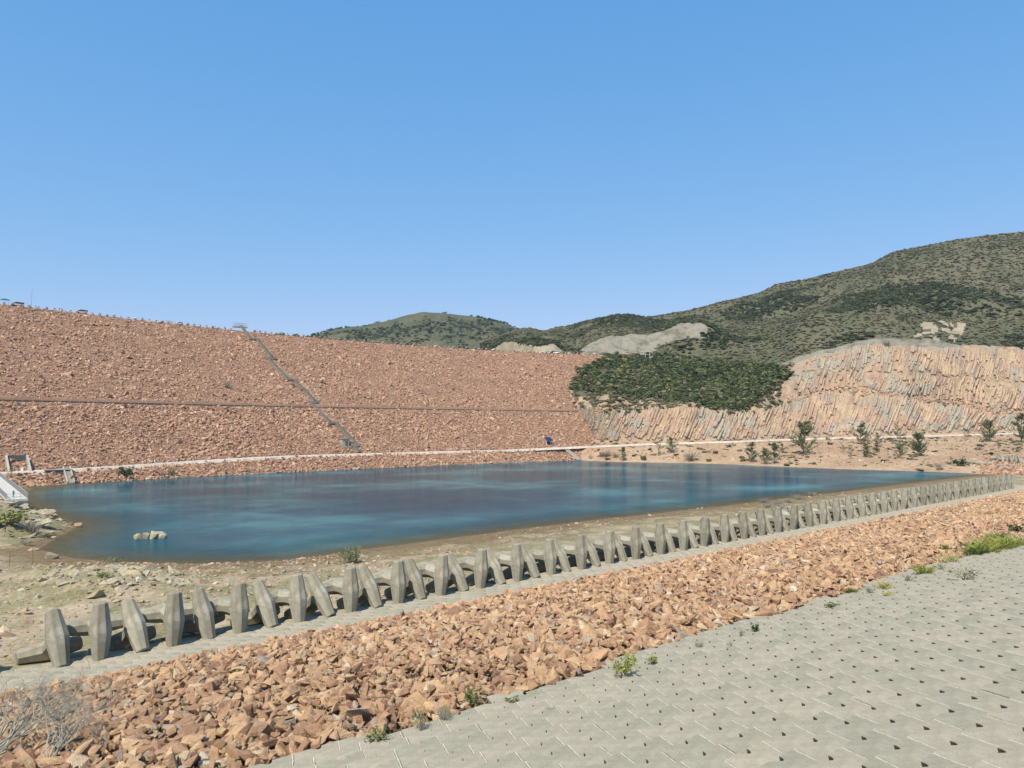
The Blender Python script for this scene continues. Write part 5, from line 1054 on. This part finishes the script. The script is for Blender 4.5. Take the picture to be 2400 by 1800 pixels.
def car_parts(kind):
    L_, W_, H_ = (4.5, 1.75, 1.5) if kind == 'car' else (4.9, 1.9, 2.0)
    side = [(-.5, .22), (-.48, .5), (-.42, .56), (-.2, .6), (.36, .58), (.48, .5), (.5, .25), (.44, .16), (-.44, .16)] if kind == 'car' else [(-.5, .2), (-.49, .48), (-.42, .54), (.47, .54), (.49, .2), (.44, .14), (-.44, .14)]
    def ext(prof, w0): n = len(prof); V = [(x * L_, s_ * w0 / 2, z * H_) for s_ in (-1, 1) for x, z in prof]; return V, [tuple(range(n - 1, -1, -1)), tuple(range(n, 2 * n))] + [(i, (i + 1) % n, n + (i + 1) % n, n + i) for i in range(n)]
    body = ext(side, W_); cab = [(-.24, .58), (-.12, .92), (.22, .92), (.36, .56)] if kind == 'car' else [(-.4, .53), (-.3, .94), (.45, .94), (.47, .53)]
    roof = [(-.13, .915), (-.11, 1.), (.21, 1.), (.23, .915)] if kind == 'car' else [(-.31, .935), (-.28, 1.), (.44, 1.), (.455, .935)]
    wh = MB(); V = [];
    for s_ in (-.1, .1):
        for k in range(12): V.append((math.cos(k * PI / 6) * .32, s_, math.sin(k * PI / 6) * .32))
    wh.add(V, [tuple(range(11, -1, -1)), tuple(range(12, 24))] + [(k, (k + 1) % 12, 12 + (k + 1) % 12, 12 + k) for k in range(12)])
    return body, ext(cab, W_ * .9), ext(roof, W_ * .88), wh, L_, W_
CARS = {}
def car(p, rz, colr, kind, lb, roofc=None, name='parked_car', cat='car'):
    key = (colr, kind, roofc)
    if key not in CARS:
        body, cab, roof, wh, L_, W_ = car_parts(kind); CARS[key] = (MB().add(*body).mesh('body', [M[colr]]), MB().add(*cab).mesh('window_band', [M['glass']]), MB().add(*roof).mesh('roof', [M[roofc or colr]]), wh.mesh('wheel', [M['tyre']]), L_, W_)
    b0, c0, r0, w0, L_, W_ = CARS[key]; e = empty(name, p, rz); tag(e, lb, cat, 'vehicles on the dam crest'); link('body', b0, e); link('window_band', c0, e); link('roof', r0, e)
    for sx in (-.31, .31):
        for sy in (-.43, .43): o = link('wheel', w0, e); o.location = (sx * L_, sy * W_, .32)
for x, dv, colr, kind, roofc, lb in [(40, 1.9, 'white', 'van', None, 'white van on the crest near the left edge'), (191, 2.6, 'white', 'van', None, 'white van on the crest between the pole and the stair head'), (420, 2.8, 'white', 'car', None, 'white car on the crest left of the stair head'), (660, 2.8, 'green', 'car', 'silver', 'green taxi on the crest just right of the stair head'), (694, 2.8, 'green', 'car', 'silver', 'green taxi on the crest, second right of the stair head'), (1025, 3, 'white', 'car', None, 'white car on the crest below the distant hill, leftmost of that row'), (1067, 3, 'silver', 'car', None, 'silver car on the crest below the distant hill'), (1096, 3, 'green', 'car', 'silver', 'green and silver taxi on the crest below the distant hill'), (1116, 3, 'green', 'car', 'silver', 'green taxi next to a dark car on the crest'), (1134, 3, 'navy', 'car', None, 'dark car on the crest before the pale rock cut'), (1159, 3, 'white', 'car', None, 'white car on the crest left of the pale rock cut'), (1268, 3, 'white', 'car', None, 'white car on the crest below the pale rock cut'), (1285, 3, 'silver', 'car', None, 'silver car on the crest right of the white one below the rock cut'), (1304, 3, 'white', 'van', None, 'white van on the crest below dark trees'), (1336, 3, 'white', 'car', None, 'white car on the crest left of the red car'), (1357, 3, 'red', 'car', None, 'red car on the crest at the end of the dam'), (1395, 4, 'white', 'car', None, 'white car left of the dark roofed pavilion')]:
    car(crest_pos(x, min(dv, 2.1)), .25 + (PI / 2 if x in (1268, 1285, 1304) else 0), colr, kind, lb, roofc)
p = crest_pos(71, 2.); mb = MB().tube([(0, 0, 0), (0, 0, 9.5)], [.12, .07], 6).tube([(0, 0, 9.4), (.6, 0, 9.7)], .05, 5); o = mb.build('lamp_post', M['rail']); o.location = p; tag(o, 'tall thin lamp post on the dam crest near the left edge', 'lamp post')
p = crest_pos(9, 2.); e = empty('canopy', p); tag(e, 'small blue canopy tent on the crest at the left edge', 'canopy')
for sx in (-1.4, 1.4): MB().tube([(sx, 0, 0), (sx, 0, 2.3)], .06, 5).build('leg', M['white'], e)
MB().add([(-1.8, -1.4, 2.3), (1.8, -1.4, 2.3), (1.8, 1.4, 2.3), (-1.8, 1.4, 2.3), (0, 0, 3.1)], [(0, 1, 4), (1, 2, 4), (2, 3, 4), (3, 0, 4), (3, 2, 1, 0)]).build('roof', M['teal'], e)
# car park behind the right end of the crest
def park_pos(xs, ys=838):
    p = on_hill(xs, ys); return p
def pavilion(xs, w_, d_, h_, roofm, lb, hip=True):
    p = park_pos(xs)
    if p is None: return
    e = empty('pavilion', p + [0, 0, -.3], -YAW); tag(e, lb, 'pavilion')
    for sx in (-1, 1):
        for sy in (-1, 1): MB().box((sx * w_ * .42, sy * d_ * .42, h_ / 2), (.35, .35, h_)).build('post', M['lightconc'], e)
    W2, D2 = w_ / 2 * 1.12, d_ / 2 * 1.15
    if hip: MB().add([(-W2, -D2, h_), (W2, -D2, h_), (W2, D2, h_), (-W2, D2, h_), (-W2 * .35, 0, h_ + 1.6), (W2 * .35, 0, h_ + 1.6)], [(0, 1, 5, 4), (1, 2, 5), (2, 3, 4, 5), (3, 0, 4), (3, 2, 1, 0)]).build('roof', M[roofm], e)
    else: MB().box((0, 0, h_ + .45), (w_ * 1.1, d_ * 1.1, .9)).build('roof', M[roofm], e)
    MB().box((0, 0, .25), (w_ * 1.05, d_ * 1.05, .5)).build('base', M['concrete'], e); return e
pavilion(1416, 7.5, 5, 3.2, 'roofdark', 'open pavilion with dark hipped roof at the car park'); pavilion(1466, 7, 4.5, 2.8, 'roofpink', 'shelter with flat pinkish roof at the car park', False)
p = park_pos(1512, 840)
if p is not None:
    e = empty('frame_building', p, -YAW); tag(e, 'white open frame building among bare trees at the car park', 'building')
    for sx in (-3.5, 0, 3.5): MB().box((sx, -1.5, 2.6), (.4, .4, 5.2)).build('post', M['lightconc'], e)
    MB().box((0, 0, 5.3), (8, 4, .35)).build('roof', M['lightconc'], e); MB().box((0, 0, 2.9), (7.6, 3.6, .3)).build('floor', M['lightconc'], e); MB().box((0, .9, 1.3), (7, .3, 2.4)).build('back_wall', M['opening'], e); MB().box((7.5, -1, .6), (8, 1, 1.2)).build('low_wall', M['lightconc'], e)
for k, (x, c) in enumerate([(1409, 'red'), (1430, 'green'), (1440, 'green'), (1452, 'green')]):
    p = park_pos(x, 837)
    if p is not None: car(p, .4, c, 'car', ('red car parked just below the dark pavilion', 'leftmost of three green taxis at the car park', 'middle of three green taxis at the car park', 'rightmost green taxi beside the pink roofed shelter')[k], 'silver' if c == 'green' else None)
for k, (x, y, h) in enumerate([(1302, 777, 13), (1309, 776, 13), (1365, 767, 13), (1439, 770, 12)]):
    p = on_hill(x, y)
    if p is not None: s_ = h * proj(p)[2] / FPX; o = MB().tube([(0, 0, 0), (0, 0, s_)], .14, 5).box((0, 0, s_ * .92), (1.6, .15, .15)).build('utility_pole', M['bark']); o.location = p; o.rotation_euler = (0, 0, -YAW); tag(o, 'thin utility pole on the ridge, %s from the left' % ordinal(k + 1), 'pole', 'utility poles on the ridge')

# ------------------------------------------------------------------ thin sea haze over the valley
hz = MB().box((800, 850, 150), (2300, 2100, 316)).build('haze', []); hz.data.materials.clear()
hm = bpy.data.materials.new('haze_air'); hm.use_nodes = True; hn = hm.node_tree; hn.nodes.remove(hn.nodes['Principled BSDF'])
pvn = hn.nodes.new('ShaderNodeVolumePrincipled'); pvn.inputs['Color'].default_value = (.72, .84, 1, 1); pvn.inputs['Density'].default_value = .00007; pvn.inputs['Anisotropy'].default_value = .2
hn.links.new(pvn.outputs[0], hn.nodes['Material Output'].inputs['Volume']); hz.data.materials.append(hm); tag(hz, 'thin pale haze filling the valley', 'haze', kind='stuff')
